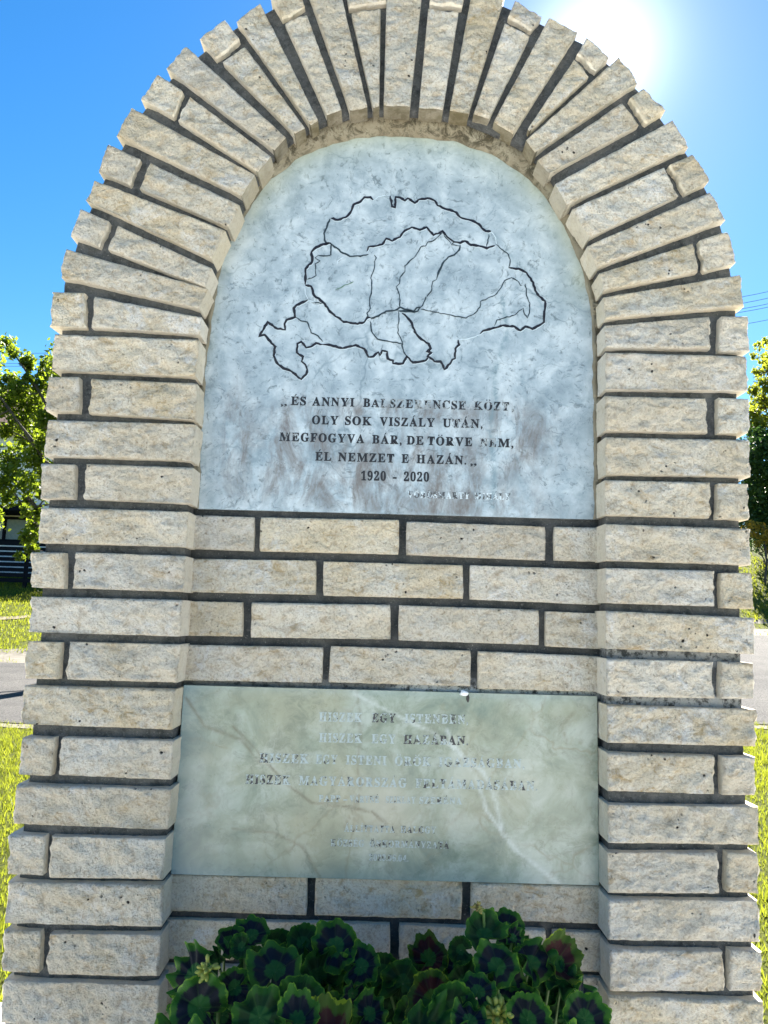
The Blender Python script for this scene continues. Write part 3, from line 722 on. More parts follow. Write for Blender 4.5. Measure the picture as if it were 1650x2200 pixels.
# ochre fillet of mortar between the arch soffit and the upper plaque
vs = []; fs = []; ms = []
A2 = resample([at(a, b, YP) for a, b in AR], 260)
IN2 = P2([(414,1093)]+INN[11:48]+[(1302,1118)], 0.0)
IN2 = [Vector((p.x, 0, p.z)) for p in IN2]
zc0 = at(440, 700, 0).z; cc = Vector((at(862, 760, 0).x, 0, at(862, 760, 0).z))
for i, p in enumerate(A2):
    t = (A2[min(i+1, 259)]-A2[max(i-1, 0)]).normalized(); n = Vector((-t.z, 0, t.x))
    if n.dot(p-cc) < 0: n = -n
    # widen until past the inner face of the voussoirs
    wd = 0.0
    q = Vector((p.x, 0, p.z)); 
    dmin = min((q-r).length for r in resample(IN2, 200)) if i % 4 == 0 else dmin
    wd = min(0.06, dmin+0.012)
    wob = fbm(p.x*30, p.z*30, 1, 4)
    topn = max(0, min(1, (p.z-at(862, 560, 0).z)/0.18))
    lift = 0.005 + 0.011*topn + wob*0.0025
    for k, (dd, yy) in enumerate(((-0.003+wob*0.003, YP-0.001), (0.004, YP-0.004-lift*0.4), (0.6*dmin, YP-lift), (wd, YP-lift-0.006), (wd, YP+0.03))):
        w2 = fbm(p.x*60+k, p.z*60, k*3, 3)*0.0015 if 0 < k < 4 else 0
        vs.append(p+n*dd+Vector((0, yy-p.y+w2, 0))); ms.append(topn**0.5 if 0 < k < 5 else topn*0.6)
for i in range(259):
    for k in range(4): a_ = i*5+k; fs.append((a_, a_+1, a_+6, a_+5))
fl = link('mortar_fillet', mesh('mortar_fillet', [v-mon.location for v in vs], fs, True), FILLET, mon); fl.location = (0, 0, 0)
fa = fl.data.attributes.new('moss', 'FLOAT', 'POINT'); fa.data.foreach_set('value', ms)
# dry moss and cobweb dirt caught under the arch
mv = []
g = np.random.default_rng(4)
for (u0, u1, n) in ((0.40, 0.475, 260), (0.49, 0.54, 60), (0.57, 0.66, 220), (0.68, 0.80, 90)):
    for k in range(n):
        i = int(259*g.uniform(u0, u1)); p = A2[i]; t = (A2[i+1]-A2[i-1]).normalized(); nn = Vector((-t.z, 0, t.x)); nn = nn if nn.dot(p-cc) > 0 else -nn
        b = p + nn*g.uniform(0.004, 0.026) + Vector((0, g.uniform(-0.034, -0.012), 0)); d = Vector(g.normal(0, 1, 3)).normalized()*g.uniform(.0015, .004); e = Vector(g.normal(0, 1, 3)).normalized()*0.0007
        mv += [b-d, b+d, b+e]
mo = link('moss', npmesh('moss', [m-mon.location for m in mv], 3), mat_leafy('dry_moss', (0.03, 0.025, 0.012), (0.12, 0.085, 0.03), 0.1), mon); mo.location = (0, 0, 0); mo['kind'] = 'stuff'

# white sealant lump with a black drip on the upper edge of the lower plaque
def lump(name, cx, cy, r, Y, mat, sx=1, sz=1):
    bm = bmesh.new(); bmesh.ops.create_icosphere(bm, subdivisions=3, radius=r)
    for v in bm.verts: v.co = Vector((v.co.x*sx, v.co.y*0.6, v.co.z*sz))*(1+0.35*fbm(v.co.x*150, v.co.y*150, v.co.z*150+r*1000, 3))
    me = bpy.data.meshes.new(name); bm.to_mesh(me); bm.free(); me.polygons.foreach_set('use_smooth', [True]*len(me.polygons))
    return link(name, me, mat, mon, at(cx, cy, Y))
lump('sealant_blob', 997, 1489, 0.0062, YL-0.001, mat_plain('white_sealant', (0.75, 0.77, 0.78), 0.6), 1.3, 0.9)
lump('drip', 1005, 1500, 0.0035, YL-0.001, INK, 0.8, 2.2)

# ---------------- lettering (a serif alphabet from Blender's own built-in fallback font)
_gc = {}
def glyph(ch):
    if ch in _gc: return _gc[ch]
    m = ch
    if 'A' <= ch <= 'Z': m = chr(0x1D400+ord(ch)-65)
    elif '0' <= ch <= '9': m = chr(0x1D7CE+ord(ch)-48)
    cu = bpy.data.curves.new('g', 'FONT'); cu.body = m; cu.resolution_u = 3; cu.offset = 0.020
    ob = bpy.data.objects.new('g', cu); col.objects.link(ob)
    dg = bpy.context.evaluated_depsgraph_get(); me = ob.evaluated_get(dg).to_mesh()
    V = [v.co.copy() for v in me.vertices]; Fc = [tuple(p.vertices) for p in me.polygons]
    ob.evaluated_get(dg).to_mesh_clear(); bpy.data.objects.remove(ob); bpy.data.curves.remove(cu)
    x0 = min(v.x for v in V); x1 = max(v.x for v in V)
    V = [Vector((v.x-x0, v.y, 0)) for v in V]; _gc[ch] = (V, Fc, x1-x0); return _gc[ch]
CAPH = max(v.y for v in glyph('H')[0])
ACC = {'Á': ('A', 'a'), 'É': ('E', 'a'), 'Ö': ('O', 'd'), 'Ő': ('O', 'dd'), 'Í': ('I', 'a')}
def word_layout(word, caph):
    sc_ = caph/CAPH; x = 0; items = []
    for i, ch in enumerate(word):
        base, acc = ACC.get(ch, (ch, None)); V, Fc, wd = glyph(base)
        items.append((base, acc, x)); x += wd*sc_ + caph*(0.16 if ch not in '.,' else 0.1)
    return items, x - caph*0.16
def letters(parent, Y, words, mat, caph_px):
    shift = -0.04 if mat is LET_A else 0.035
    """words: (text, px0, py0, px1, py1, wear[, wear at the end]) on its baseline, in photo pixels"""
    for (txt, xa, ya, xb, yb, w0, *w1) in words:
        w1 = w1[0] if w1 else w0
        A = at(xa, ya, Y); B = at(xb, yb, Y); caph = caph_px*(Y-CAM.y)/FPX; dirx = (B-A); Lw = dirx.length; dirx.normalize(); upv = Vector((-dirx.z, 0, dirx.x))
        items, tot = word_layout(txt, caph); kx = Lw/tot; sc_ = caph/CAPH
        vs = []; fs = []; wr = []
        def put(V, Fc, ox, sx, w_):
            b = len(vs)
            for v in V: vs.append(A + dirx*((ox+v.x*sx)*kx) + upv*(v.y*sx)); wr.append(w_)
            fs.extend(tuple(b+i for i in f) for f in Fc)
        for n_, (base, acc, x) in enumerate(items):
            t = n_/max(1, len(items)-1); wv_ = w0+(w1-w0)*t+rnd.uniform(-.05, .05)+shift
            V, Fc, wd = glyph(base); put(V, Fc, x, sc_, wv_)
            cxm = (x+wd*sc_/2)/sc_; h = CAPH
            if acc == 'a': put([Vector((a_, b_, 0)) for a_, b_ in ((-.05, h*1.06), (.02, h*1.06), (.16, h*1.30), (.05, h*1.30))], [(0, 1, 2, 3)], cxm*sc_, sc_, wv_)
            if acc == 'd':
                for ox in (-.13, .13): put([Vector((ox+.055*math.cos(q), h*1.17+.055*math.sin(q), 0)) for q in np.arange(0, 2*PI, PI/4)], [tuple(range(8))], cxm*sc_, sc_, wv_)
            if acc == 'dd':
                for ox in (-.12, .10): put([Vector((ox+a_, b_, 0)) for a_, b_ in ((-.05, h*1.06), (.02, h*1.06), (.14, h*1.27), (.05, h*1.27))], [(0, 1, 2, 3)], cxm*sc_, sc_, wv_)
        o = Vector(A); pl = wl(parent)
        vs = [v + Vector((0, -0.0006, 0)) for v in vs]
        me = mesh('lettering', [v-o for v in vs], fs); at_ = me.attributes.new('wear', 'FLOAT', 'POINT'); at_.data.foreach_set('value', wr)
        link('lettering', me, mat, parent, o)
def cU(x, y): return 560+x/2.75, 820+y/2.75
def cW(x, y): return 500+x/2.357, 1480+y/2.357
def wl_(conv, txt, x0, x1, bx0, by0, bx1, by1, *wear):
    f = lambda x: by0+(by1-by0)*(x-bx0)/(bx1-bx0)
    return (txt, *conv(x0, f(x0)), *conv(x1, f(x1)), *wear)
U1 = lambda t, a, b, *w: wl_(cU, t, a, b, 178, 137, 1465, 171, *w)
U2 = lambda t, a, b, *w: wl_(cU, t, a, b, 302, 250, 1300, 273, *w)
U3 = lambda t, a, b, *w: wl_(cU, t, a, b, 110, 349, 1490, 388, *w)
U4 = lambda t, a, b, *w: wl_(cU, t, a, b, 322, 465, 1212, 489, *w)
U5 = lambda t, a, b, *w: wl_(cU, t, a, b, 592, 582, 995, 590, *w)
U6 = lambda t, a, b, *w: wl_(cU, t, a, b, 868, 685, 1475, 698, *w)
letters(up, YP, [U1('ÉS', 178, 268, .42, .25), U1('ANNYI', 305, 553, .15, .32), U1('BAL', 605, 750, .38, .52), U1('SZERENCSE', 762, 1213, .56, .48), U1('KÖZT', 1260, 1468, .52), U1(',', 1482, 1494, .6)], LET_A, 19)
letters(up, YP, [U2('OLY', 302, 458, .1), U2('SOK', 497, 655, .15, .3), U2('VISZÁLY', 703, 1028, .3, .42), U2('UTÁN,', 1075, 1308, .42)], LET_A, 19)
letters(up, YP, [U3('ME', 110, 228, .50, .42), U3('GFOGYVA', 236, 612, .2), U3('BÁR,', 658, 830, .15), U3('DE', 862, 962, .15), U3('TÖRVE', 985, 1250, .2, .3), U3('NE', 1295, 1392, .52, .50), U3('M,', 1402, 1490, .15)], LET_A, 19)
letters(up, YP, [U4('ÉL', 322, 417, .25), U4('NEMZET', 458, 788, .3, .2), U4('E', 832, 875, .2), U4('HAZÁN.', 920, 1212, .1, .2)], LET_A, 19)
letters(up, YP, [U5('1920', 592, 740, .1), U5('-', 780, 803, .1), U5('2020', 845, 995, .1, .4)], LET_A, 20)
letters(up, YP, [wl_(cU, ',,', 118, 152, 118, 140, 152, 141, .5), wl_(cU, ',,', 1238, 1272, 1238, 492, 1272, 493, .5)], LET_A, 17)
letters(up, YP, [U6('VÖRÖSMARTY', 868, 1235, .44), U6('MIHÁLY', 1262, 1475, .46)], LET_C, 14)
L1 = lambda t, a, b, *w: wl_(cW, t, a, b, 437, 163, 1190, 176, *w)
L2 = lambda t, a, b, *w: wl_(cW, t, a, b, 437, 268, 1190, 284, *w)
L3 = lambda t, a, b, *w: wl_(cW, t, a, b, 135, 371, 1475, 401, *w)
L4 = lambda t, a, b, *w: wl_(cW, t, a, b, 65, 479, 1540, 514, *w)
L5 = lambda t, a, b, *w: wl_(cW, t, a, b, 435, 570, 1160, 584, *w)
L6 = lambda t, a, b, *w: wl_(cW, t, a, b, 565, 722, 1030, 731, *w)
L7 = lambda t, a, b, *w: wl_(cW, t, a, b, 495, 795, 1095, 808, *w)
letters(low, YL, [L1('HISZEK', 437, 655, .60), L1('EGY', 705, 825, .47), L1('ISTENBEN,', 870, 1190, .56, .48)], LET_B, 18)
letters(low, YL, [L2('HISZEK', 437, 655, .58), L2('EGY', 703, 825, .64), L2('HAZÁBAN.', 865, 1190, .46, .40)], LET_B, 18)
letters(low, YL, [L3('HISZEK', 135, 385, .50, .56), L3('EGY', 420, 530, .58), L3('ISTENI', 573, 778, .64), L3('ÖRÖK', 820, 1003, .62, .52), L3('IGAZSÁGBAN,', 1043, 1475, .53, .60)], LET_B, 18)
letters(low, YL, [L4('HISZEK', 65, 292, .47), L4('MAGYARORSZÁG', 335, 880, .53, .62), L4('FELTÁMADÁSÁBAN.', 925, 1540, .56, .49)], LET_B, 18)
letters(low, YL, [L5('PAPP', 435, 545, .56), L5('-', 560, 580, .5), L5('VÁRYNÉ', 592, 740, .56), L5('SZIKLAY', 775, 925, .58), L5('SZERÉNA', 945, 1160, .56)], LET_B, 13)
letters(low, YL, [L6('ÁLLÍTTATTA', 565, 820, .56), L6('HALOGY', 850, 1030, .53)], LET_B, 13)
letters(low, YL, [L7('KÖZSÉG', 495, 665, .54), L7('ÖNKORMÁNYZATA', 693, 1095, .52)], LET_B, 13)
letters(low, YL, [wl_(cW, '2020.06.04.', 690, 888, 690, 868, 888, 874, .55)], LET_B, 12)

# ---------------- the engraved map outline
def cM(x, y): return 520+x/2.357, 380+y/2.357
rm = random.Random(3)
def ribbon(name, pts, wpx, mat, wear=0.0, jit=2.2, off=0.0):
    P = [Vector((*cM(*p), 0)) for p in pts]; Q = [P[0]]
    for a_, b_ in zip(P, P[1:]):
        L = (b_-a_).length; k = max(1, int(L/5))
        for i in range(1, k+1):
            p = a_.lerp(b_, i/k)
            if i < k: nn = Vector((-(b_-a_).y, (b_-a_).x, 0)).normalized(); p = p+nn*rm.uniform(-1, 1)*jit*0.55
            Q.append(p)
    W = [at(p.x+off*.5, p.y+off, YP-(0.0007 if not off else 0.0004)) for p in Q]; vs = []; fs = []
    for i, p in enumerate(W):
        t = (W[min(i+1, len(W)-1)]-W[max(i-1, 0)]).normalized(); n = Vector((-t.z, 0, t.x))
        h = wpx*0.5*1.44/1652*rm.uniform(0.65, 1.2)*(0.4 if i in (0, len(W)-1) else 1)
        vs += [p-n*h, p+n*h]
    for i in range(len(W)-1): fs.append((2*i, 2*i+1, 2*i+3, 2*i+2))
    o = W[0]; me = mesh(name, [v-o for v in vs], fs); a_ = me.attributes.new('wear', 'FLOAT', 'POINT'); a_.data.foreach_set('value', [wear]*len(vs))
    link(name, me, mat, up, o)
TH = [
 [(665,118),(650,103),(620,103),(600,125),(565,140),(555,170),(525,205),(485,218),(450,210)],
 [(450,335),(400,345),(365,365),(352,380),(355,430),(322,465),(320,545)],
 [(320,548),(350,555),(365,600),(410,635),(455,690),(515,735),(585,745),(620,735),(635,712),(650,712)],
 [(335,622),(275,650),(262,665),(268,710),(225,725),(215,745),(218,775),(170,765),(130,735),(85,808),(115,800),(135,825),(168,860),(160,905),(175,940),(210,970),(250,985),(300,1025),(325,1000),(330,975),(320,950),(302,935),(308,910),(278,890),(280,845),(300,835),(325,865),(350,860),(375,842),(410,850)],
 [(410,850),(440,850),(510,868),(575,852),(620,872),(640,912),(665,910),(690,888),(700,905),(710,880),(735,885),(738,920),(765,930),(765,945),(815,945),(835,910),(865,940),(930,930),(945,910),(975,935),(1005,935),(1025,975),(1055,945),(1065,925),(1080,920),(1080,870),(1100,850),(1095,825)],
 [(1205,795),(1220,780),(1240,775),(1320,752),(1380,758),(1410,778),(1435,758),(1470,770),(1530,735),(1535,630),(1505,605),(1485,575),(1475,535),(1440,485),(1400,465),(1350,460)],
 [(750,95),(760,150),(775,155),(778,102),(800,105),(825,120),(840,108),(875,132),(895,115),(940,108),(975,120),(990,145),(1040,165),(1085,180),(1105,205),(1160,220),(1200,240),(1215,260),(1235,275),(1262,275)],
 [(632,378),(640,355),(710,342),(730,312),(760,325),(800,305),(825,272),(860,255),(900,268),(935,255),(970,295),(1015,275),(1040,305),(1075,330),(1105,335),(1130,325),(1160,345),(1200,350),(1240,362),(1280,348)],
 [(810,690),(835,710),(860,740),(875,785),(900,815),(945,845),(955,870),(935,885),(960,890),(935,912)],
]
for t in TH:
    st_ = rm.getstate(); ribbon('map_outline', t, 5.8, INK, jit=2.0); rm.setstate(st_); ribbon('painted_lit_edge', t, 5.4, FAINT, jit=2.0, off=1.5)  # pale offset strip paints the lit edge of each engraved line
ME = [([(440,335),(480,360),(500,380),(545,402),(600,402),(640,392)], 3.2, .2), ([(445,212),(432,245),(415,285),(418,320),(435,342)], 3.0, .35), ([(450,335),(450,395),(425,400),(385,398)], 2.4, .4),
 ([(650,715),(665,715),(690,705),(730,680),(785,672),(800,660),(835,672),(870,680),(885,662),(905,660),(890,680),(870,684),(790,678)], 3.4, .25),
 ([(1105,345),(1100,370),(1075,395),(1045,405),(1015,440),(990,500),(985,520)], 3.2, .25), ([(268,710),(300,730),(330,735),(350,790),(385,805),(410,835)], 2.2, .2),
 ([(648,730),(660,790),(685,820),(750,835),(810,845),(820,890),(835,910)], 2.2, .3), ([(870,410),(825,450),(825,465)], 2.4, .2), ([(670,395),(680,410),(670,430)], 2.4, .2)]
for p, w_, k in ME: ribbon('map_outline', p, w_*1.35, GREENL, k*.8, 1.8)
TN = [[(672,425),(670,460),(655,500),(655,590),(645,625),(650,665),(632,690),(640,715)], [(1015,285),(965,325),(940,330),(930,350),(905,355),(870,410)],
 [(825,465),(825,480),(800,510),(798,540),(782,555),(798,600),(800,660)], [(985,520),(965,530),(958,580),(930,610),(915,650),(900,665)],
 [(905,670),(980,685),(1060,700),(1135,715),(1180,690),(1205,660),(1208,630),(1280,600),(1305,570),(1330,525),(1365,510),(1400,530),(1410,550),(1420,548)],
 [(1435,540),(1440,600),(1458,640),(1455,690),(1445,715),(1430,695),(1425,665),(1400,680),(1380,700),(1290,725),(1278,755)],
 [(790,680),(795,720),(788,790),(805,820),(815,850)], [(360,635),(410,640)], [(1250,290),(1245,330),(1238,355)], [(1350,460),(1358,430),(1350,395),(1320,370),(1285,340)], [(385,398),(370,410),(395,425),(370,440),(372,470)], [(372,470),(375,500),(330,520)], [(1075,325),(1060,345),(1105,350)], [(1020,280),(1025,300),(1060,340)]]
for p in TN: ribbon('map_outline', p, 2.5, GREENL, .34, 2.0)
for p in ([(665,118),(690,100),(730,92),(750,95)], [(318,555),(320,590),(335,622)], [(1095,828),(1160,815),(1205,800)], [(1262,275),(1285,310),(1290,345)], [(335,622),(370,640)], [(660,715),(700,705)], [(515,405),(485,425),(480,445)]):
    ribbon('map_outline', p, 1.9, FAINT, 0, 1.6)
ribbon('map_outline', [(472,572),(510,555),(565,530)], 2.6, LAKE, 0, 3)
for nm, c0, w_ in (('chip', (135,103), 3),): ribbon('surface_chip', [c0, (c0[0]+5, c0[1]+14)], w_, LAKE, 0, 1)

# ================================================================== PLANTER AND GERANIUMS
CONC = mat_plain('grey_concrete_planter', (0.40, 0.39, 0.37), 0.9, (0.50, 0.49, 0.46), 14, 0.4)
pt = tag(empty('planter', (0.03, -0.2, 0)), 'low grey concrete flower trough at the foot of the monument under the geraniums', 'planter')
b_ = MB(); X0, X1, Y0, Y1, ZT = -0.36, 0.40, -0.40, -0.03, 0.62
b_.box((X0, Y0, 0.03), (X1, Y0+0.04, ZT)); b_.box((X0, Y1-0.04, 0.03), (X1, Y1, ZT)); b_.box((X0, Y0+0.041, 0.03), (X0+0.04, Y1-0.041, ZT)); b_.box((X1-0.04, Y0+0.041, 0.03), (X1, Y1-0.041, ZT))
b_.build('trough', CONC, pt)
b_ = MB(); b_.box((X0+0.041, Y0+0.041, 0.03), (X1-0.041, Y1-0.041, ZT-0.03)); b_.build('potting_soil', mat_plain('potting_soil', (0.03, 0.022, 0.015), 0.95, (0.05, 0.04, 0.03), 60, 1.0), pt)

GER_A = mat_geranium('zonal_leaf_dark', (0.012, 0.016, 0.026), (0.030, 0.115, 0.030), (0.11, 0.24, 0.025), (0.030, 0.115, 0.018))
GER_B = mat_geranium('zonal_leaf_bronze', (0.050, 0.014, 0.016), (0.045, 0.12, 0.02), (0.19, 0.27, 0.02), (0.05, 0.10, 0.015))
GER_C = mat_geranium('zonal_leaf_green', (0.016, 0.050, 0.018), (0.03, 0.11, 0.028), (0.09, 0.22, 0.025), (0.022, 0.095, 0.018))
STEM = mat_plain('green_stalk', (0.06, 0.13, 0.03), 0.5, (0.09, 0.16, 0.04), 40)
def leaf_mesh(seed, cup, ruffle, fold):
    r_ = random.Random(seed); NA, NR = 72, 10; vs = [(0, 0, 0)]; fs = []; z = [0.0]; rb = [1.0]
    ph = [r_.uniform(0, 6.28) for _ in range(6)]; lob = r_.choice((7, 8, 9))
    for j in range(1, NR+1):
        t = j/NR
        for i in range(NA):
            th = 2*PI*i/NA            # th=0 is the tip, pi the notch with the stalk
            dn = abs(math.atan2(math.sin(th-PI), math.cos(th-PI)))
            notch = 1-0.80*math.exp(-(dn/0.20)**2)
            sc1 = abs(math.sin(th*lob/2+ph[0])); sc2 = abs(math.sin(th*lob*1.5+ph[1]))
            edge = 1 + 0.065*(sc1**0.6-0.7) + 0.07*(sc2**0.7-0.7)
            R = t*(1+(edge-1)*t**3)*(1-(1-notch)*t**0.8)
            x = R*math.cos(th)*1.0; y = R*math.sin(th)*1.08
            zz = cup*R*R + ruffle*t**2.2*(0.8*math.sin(lob*th/1.0+ph[2])+0.6*math.sin(4*th+ph[3])+0.4*math.sin(2*th+ph[4])) - 0.04*math.cos(lob*th+ph[0]*2)*t*0.6
            zz += fold*abs(y)*0.9 + 0.05*math.exp(-(t/0.2)**2)
            vs.append((x, y, zz)); z.append(t); rb.append(max(0.0, math.cos(th*7/1.0))**40 * (1-t*0.6))
    for i in range(NA): fs.append((0, 1+i, 1+(i+1) % NA))
    for j in range(NR-1):
        for i in range(NA):
            a = 1+j*NA+i; b = 1+j*NA+(i+1) % NA; fs.append((a, a+NA, b+NA, b))
    me = mesh('leaf', vs, fs, True)
    for nm, d in (('zone', z), ('rib', rb)): a = me.attributes.new(nm, 'FLOAT', 'POINT'); a.data.foreach_set('value', d)
    return me
LM = []
for k in range(18):
    me = leaf_mesh(k, rnd.uniform(-0.3, 0.6), rnd.uniform(0.20, 0.42), rnd.choice((0.0, 0.2, 0.5, 0.9)))
    me.materials.append((GER_A, GER_C if k > 8 else GER_A, GER_B, GER_C, GER_A, GER_A)[k % 6]); LM.append(me)
def pick(kind):
    ks = {'A': [k for k in range(18) if k % 6 in (0, 1, 4, 5)], 'B': [k for k in range(18) if k % 6 == 2], 'C': [k for k in range(18) if k % 6 == 3]}[kind]
    return LM[rnd.choice(ks)]
def add_leaf(plant, pos, R, nrm, tip, kind, base):
    # nrm: the way the upper face looks; tip: direction of the leaf tip
    n = Vector(nrm).normalized(); x = Vector(tip); x = (x-n*x.dot(n)).normalized(); y = n.cross(x)
    M = Matrix((x, y, n)).transposed().to_4x4()
    o = link('leaf', pick(kind), None, plant)
    o.matrix_local = Matrix.Translation(pos-plant.location) @ M @ Matrix.Scale(R, 4)
    # stalk as a sub-part, in the leaf's own frame
    inv = (Matrix.Translation(pos) @ M @ Matrix.Scale(R, 4)).inverted()
    p0 = pos + n*0.0; p3 = Vector(base); p1 = p0 - x*R*0.3 - n*0.03 + Vector((0, 0, -0.02)); p2 = p0.lerp(p3, 0.6)+Vector((0, 0, 0.02))
    pts = []
    for t in [i/7 for i in range(8)]:
        pts.append((1-t)**3*p0+3*t*(1-t)**2*p1+3*t*t*(1-t)*p2+t**3*p3)
    mb = MB(); mb.tube([inv @ q for q in pts], [0.0022/R+0.0012/R*i/7 for i in range(8)], 6)
    link('stalk', mesh('stalk', mb.v, mb.f, True), STEM, o)
plantA = tag(empty('geranium', (-0.17, -0.2, 0.55)), 'left geranium with dark zoned ruffled leaves and a yellow green bud cluster', 'plant', 'geraniums in the trough')
plantB = tag(empty('geranium', (0.24, -0.2, 0.55)), 'right geranium, taller, with bronze zoned leaves and a single bud standing above', 'plant', 'geraniums in the trough')
LEAVES = [ # px, py, radius px, depth Y, kind, tip angle in picture (deg, 90 up), look: (x, y, z)
 (416,2095,50,-.14,'A',150,(-.35,-.7,.6)), (488,2022,30,-.08,'A',110,(.6,-.6,.3)), (541,2012,38,-.07,'A',70,(-.1,-.55,.8)), (592,2032,34,-.05,'A',60,(.2,-.8,.5)),
 (592,2088,56,-.17,'A',80,(.05,-.75,.65)), (505,2122,38,-.2,'A',200,(-.2,-.8,.3)), (428,2165,58,-.22,'A',140,(-.15,-.8,.6)), (558,2185,54,-.26,'C',100,(0,-.6,.8)),
 (645,2158,54,-.24,'C',75,(.25,-.85,.35)), (650,2026,34,-.06,'A',100,(0,-.6,.8)), (722,2036,50,-.10,'A',65,(-.05,-.75,.6)), (776,2078,42,-.13,'A',30,(.1,-.7,.7)),
 (757,2132,30,-.2,'A',270,(.1,-.9,.1)), (793,2180,38,-.22,'A',40,(.2,-.7,.6)), (712,2175,36,-.16,'C',120,(0,-.7,.6)), (470,2070,28,-.1,'C',120,(-.3,-.7,.6)),
 (680,2100,46,-.10,'C',100,(0,-.9,.3)), (560,2140,44,-.12,'A',250,(0,-.9,.3)), (610,2065,30,-.08,'C',20,(.2,-.6,.6)), (744,2090,40,-.06,'C',120,(0,-.9,.4)),
 (535,2070,34,-.10,'C',100,(.1,-.8,.5)), (478,2180,46,-.16,'A',160,(-.2,-.8,.4)), (690,2060,38,-.06,'A',140,(-.2,-.8,.5)), (398,2190,40,-.18,'C',180,(-.4,-.8,.4)),
 (640,2195,44,-.30,'A',80,(0,-.6,.8)), (520,2035,24,-.12,'C',180,(-.3,-.8,.4))]
LEAVES_B = [
 (826,2086,34,-.08,'C',100,(0,-.8,.5)), (866,2112,44,-.10,'C',80,(0,-.9,.3)), (922,2062,42,-.06,'B',60,(-.25,-.75,.5)), (986,2076,34,-.08,'A',150,(0,-.8,.6)),
 (1040,2012,44,-.13,'A',110,(-.1,-.75,.6)), (1090,1998,38,-.09,'A',40,(.1,-.6,.75)), (1102,2016,24,-.12,'A',0,(.4,-.6,.6)), (1070,2080,46,-.18,'A',75,(0,-.7,.7)), (1137,2072,46,-.13,'A',60,(.45,-.8,.3)),
 (1195,2070,48,-.12,'B',20,(.4,-.7,.6)), (1207,2108,38,-.14,'C',0,(.3,-.6,.8)), (1250,2150,44,-.14,'A',30,(.3,-.75,.4)), (1256,2190,48,-.2,'A',80,(.2,-.8,.5)),
 (930,2150,54,-.19,'B',150,(-.35,-.8,.5)), (970,2170,50,-.23,'A',130,(-.1,-.8,.55)), (1027,2132,38,-.22,'A',90,(0,-.7,.75)), (1130,2160,36,-.16,'A',40,(0,-.8,.5)), (1133,2190,44,-.24,'A',90,(.1,-.7,.65)),
 (1095,2118,36,-.14,'A',340,(.1,-.8,.5)), (1050,2185,34,-.2,'A',80,(0,-.8,.5)), (1000,2110,40,-.10,'C',100,(0,-.9,.4)), (1180,2150,50,-.08,'C',70,(.1,-.95,.2)), (895,2190,48,-.14,'C',120,(-.1,-.9,.3)),
 (850,2160,46,-.07,'C',80,(0,-.9,.3)), (1110,2055,36,-.08,'C',80,(.1,-.9,.4)), (990,2040,26,-.09,'C',160,(-.3,-.8,.4)), (1215,2190,46,-.1,'C',60,(.2,-.9,.3)), (1010,2195,40,-.27,'A',90,(0,-.6,.8))]
for plant, L, bx in ((plantA, LEAVES, -0.16), (plantB, LEAVES_B, 0.22)):
    for (px, py, r, Y, kd, ang, look) in L:
        pos = at(px, py, Y); R = r*(Y-CAM.y)/FPX*0.95
        a = math.radians(ang)+rnd.uniform(-.2, .2); tip = R_*math.cos(a)+U_*math.sin(a)+Vector((0, -.25, 0))
        lk = Vector(look)+Vector((rnd.uniform(-.4, .4), rnd.uniform(-.1, .15), rnd.uniform(-.3, .35)))
        add_leaf(plant, pos, R, lk, tip, kd, (bx+(pos.x-bx)*0.35, -0.2+rnd.uniform(-.06, .06), 0.60))
    for k in range(24):
        px = rnd.uniform(-230, 230)+(600 if plant is plantA else 1040); py = rnd.uniform(2225, 2420); Y = rnd.uniform(-.34, -.08)
        pos = at(px, py, Y); pos.z = max(pos.z, 0.64)
        add_leaf(plant, pos, rnd.uniform(.028, .044), (rnd.uniform(-.4, .4), -.5, .9), (rnd.uniform(-1, 1), -.6, rnd.uniform(-.2, .5)), rnd.choice('AABC'), (bx+(pos.x-bx)*0.4, -0.2, 0.59))
    for k in range(14):   # leaves deep inside against the wall
        px = rnd.uniform(-200, 200)+(610 if plant is plantA else 1040); py = rnd.uniform(2110, 2220); Y = rnd.uniform(-.07, -.03)
        pos = at(px, py, Y)
        add_leaf(plant, pos, rnd.uniform(.026, .036), (rnd.uniform(-.4, .4), -.9, .3), (rnd.uniform(-1, 1), 0, 1), rnd.choice('AC'), (bx+(pos.x-bx)*0.4, -0.2, 0.59))
BUD = mat_plain('yellow_green_buds', (0.28, 0.28, 0.045), 0.5, (0.18, 0.24, 0.04), 200)
BUD2 = mat_plain('reddish_bud', (0.20, 0.13, 0.04), 0.5, (0.16, 0.20, 0.04), 200)
def buds(plant, px, py, r, Y, mat, n, stem_to, droop=True):
    c = at(px, py, Y); R = r*(Y-CAM.y)/FPX; bm = bmesh.new(); g = random.Random(int(px))
    for k in range(n):
        d = Vector((g.gauss(0, 1), g.gauss(0, 1), g.gauss(0, 1)-(.4 if droop else -.6))).normalized(); d *= 1
        M = Matrix.Translation(d*R*g.uniform(.45, .85)) @ d.to_track_quat('Z', 'Y').to_matrix().to_4x4() @ Matrix.Diagonal((R*.17, R*.17, R*.36, 1))
        bmesh.ops.create_icosphere(bm, subdivisions=2, radius=1, matrix=M)
        if k % 2 == 0: bmesh.ops.create_cone(bm, segments=5, radius1=R*.05, radius2=R*.05, depth=R*.7, matrix=Matrix.Translation(d*R*.3) @ d.to_track_quat('Z', 'Y').to_matrix().to_4x4())
    me = bpy.data.meshes.new('bud_cluster'); bm.to_mesh(me); bm.free(); me.polygons.foreach_set('use_smooth', [True]*len(me.polygons))
    o = link('bud_cluster', me, mat, plant, c)
    mb = MB(); e = at(*stem_to, Y+0.01); mb.tube([c, c.lerp(e, .5)+Vector((.004, 0, .004)), e, Vector((e.x, -.15, .62))], [0.0022, .0024, .0028, .0035], 7); mb.build('flower_stalk', STEM, plant, smooth=True)
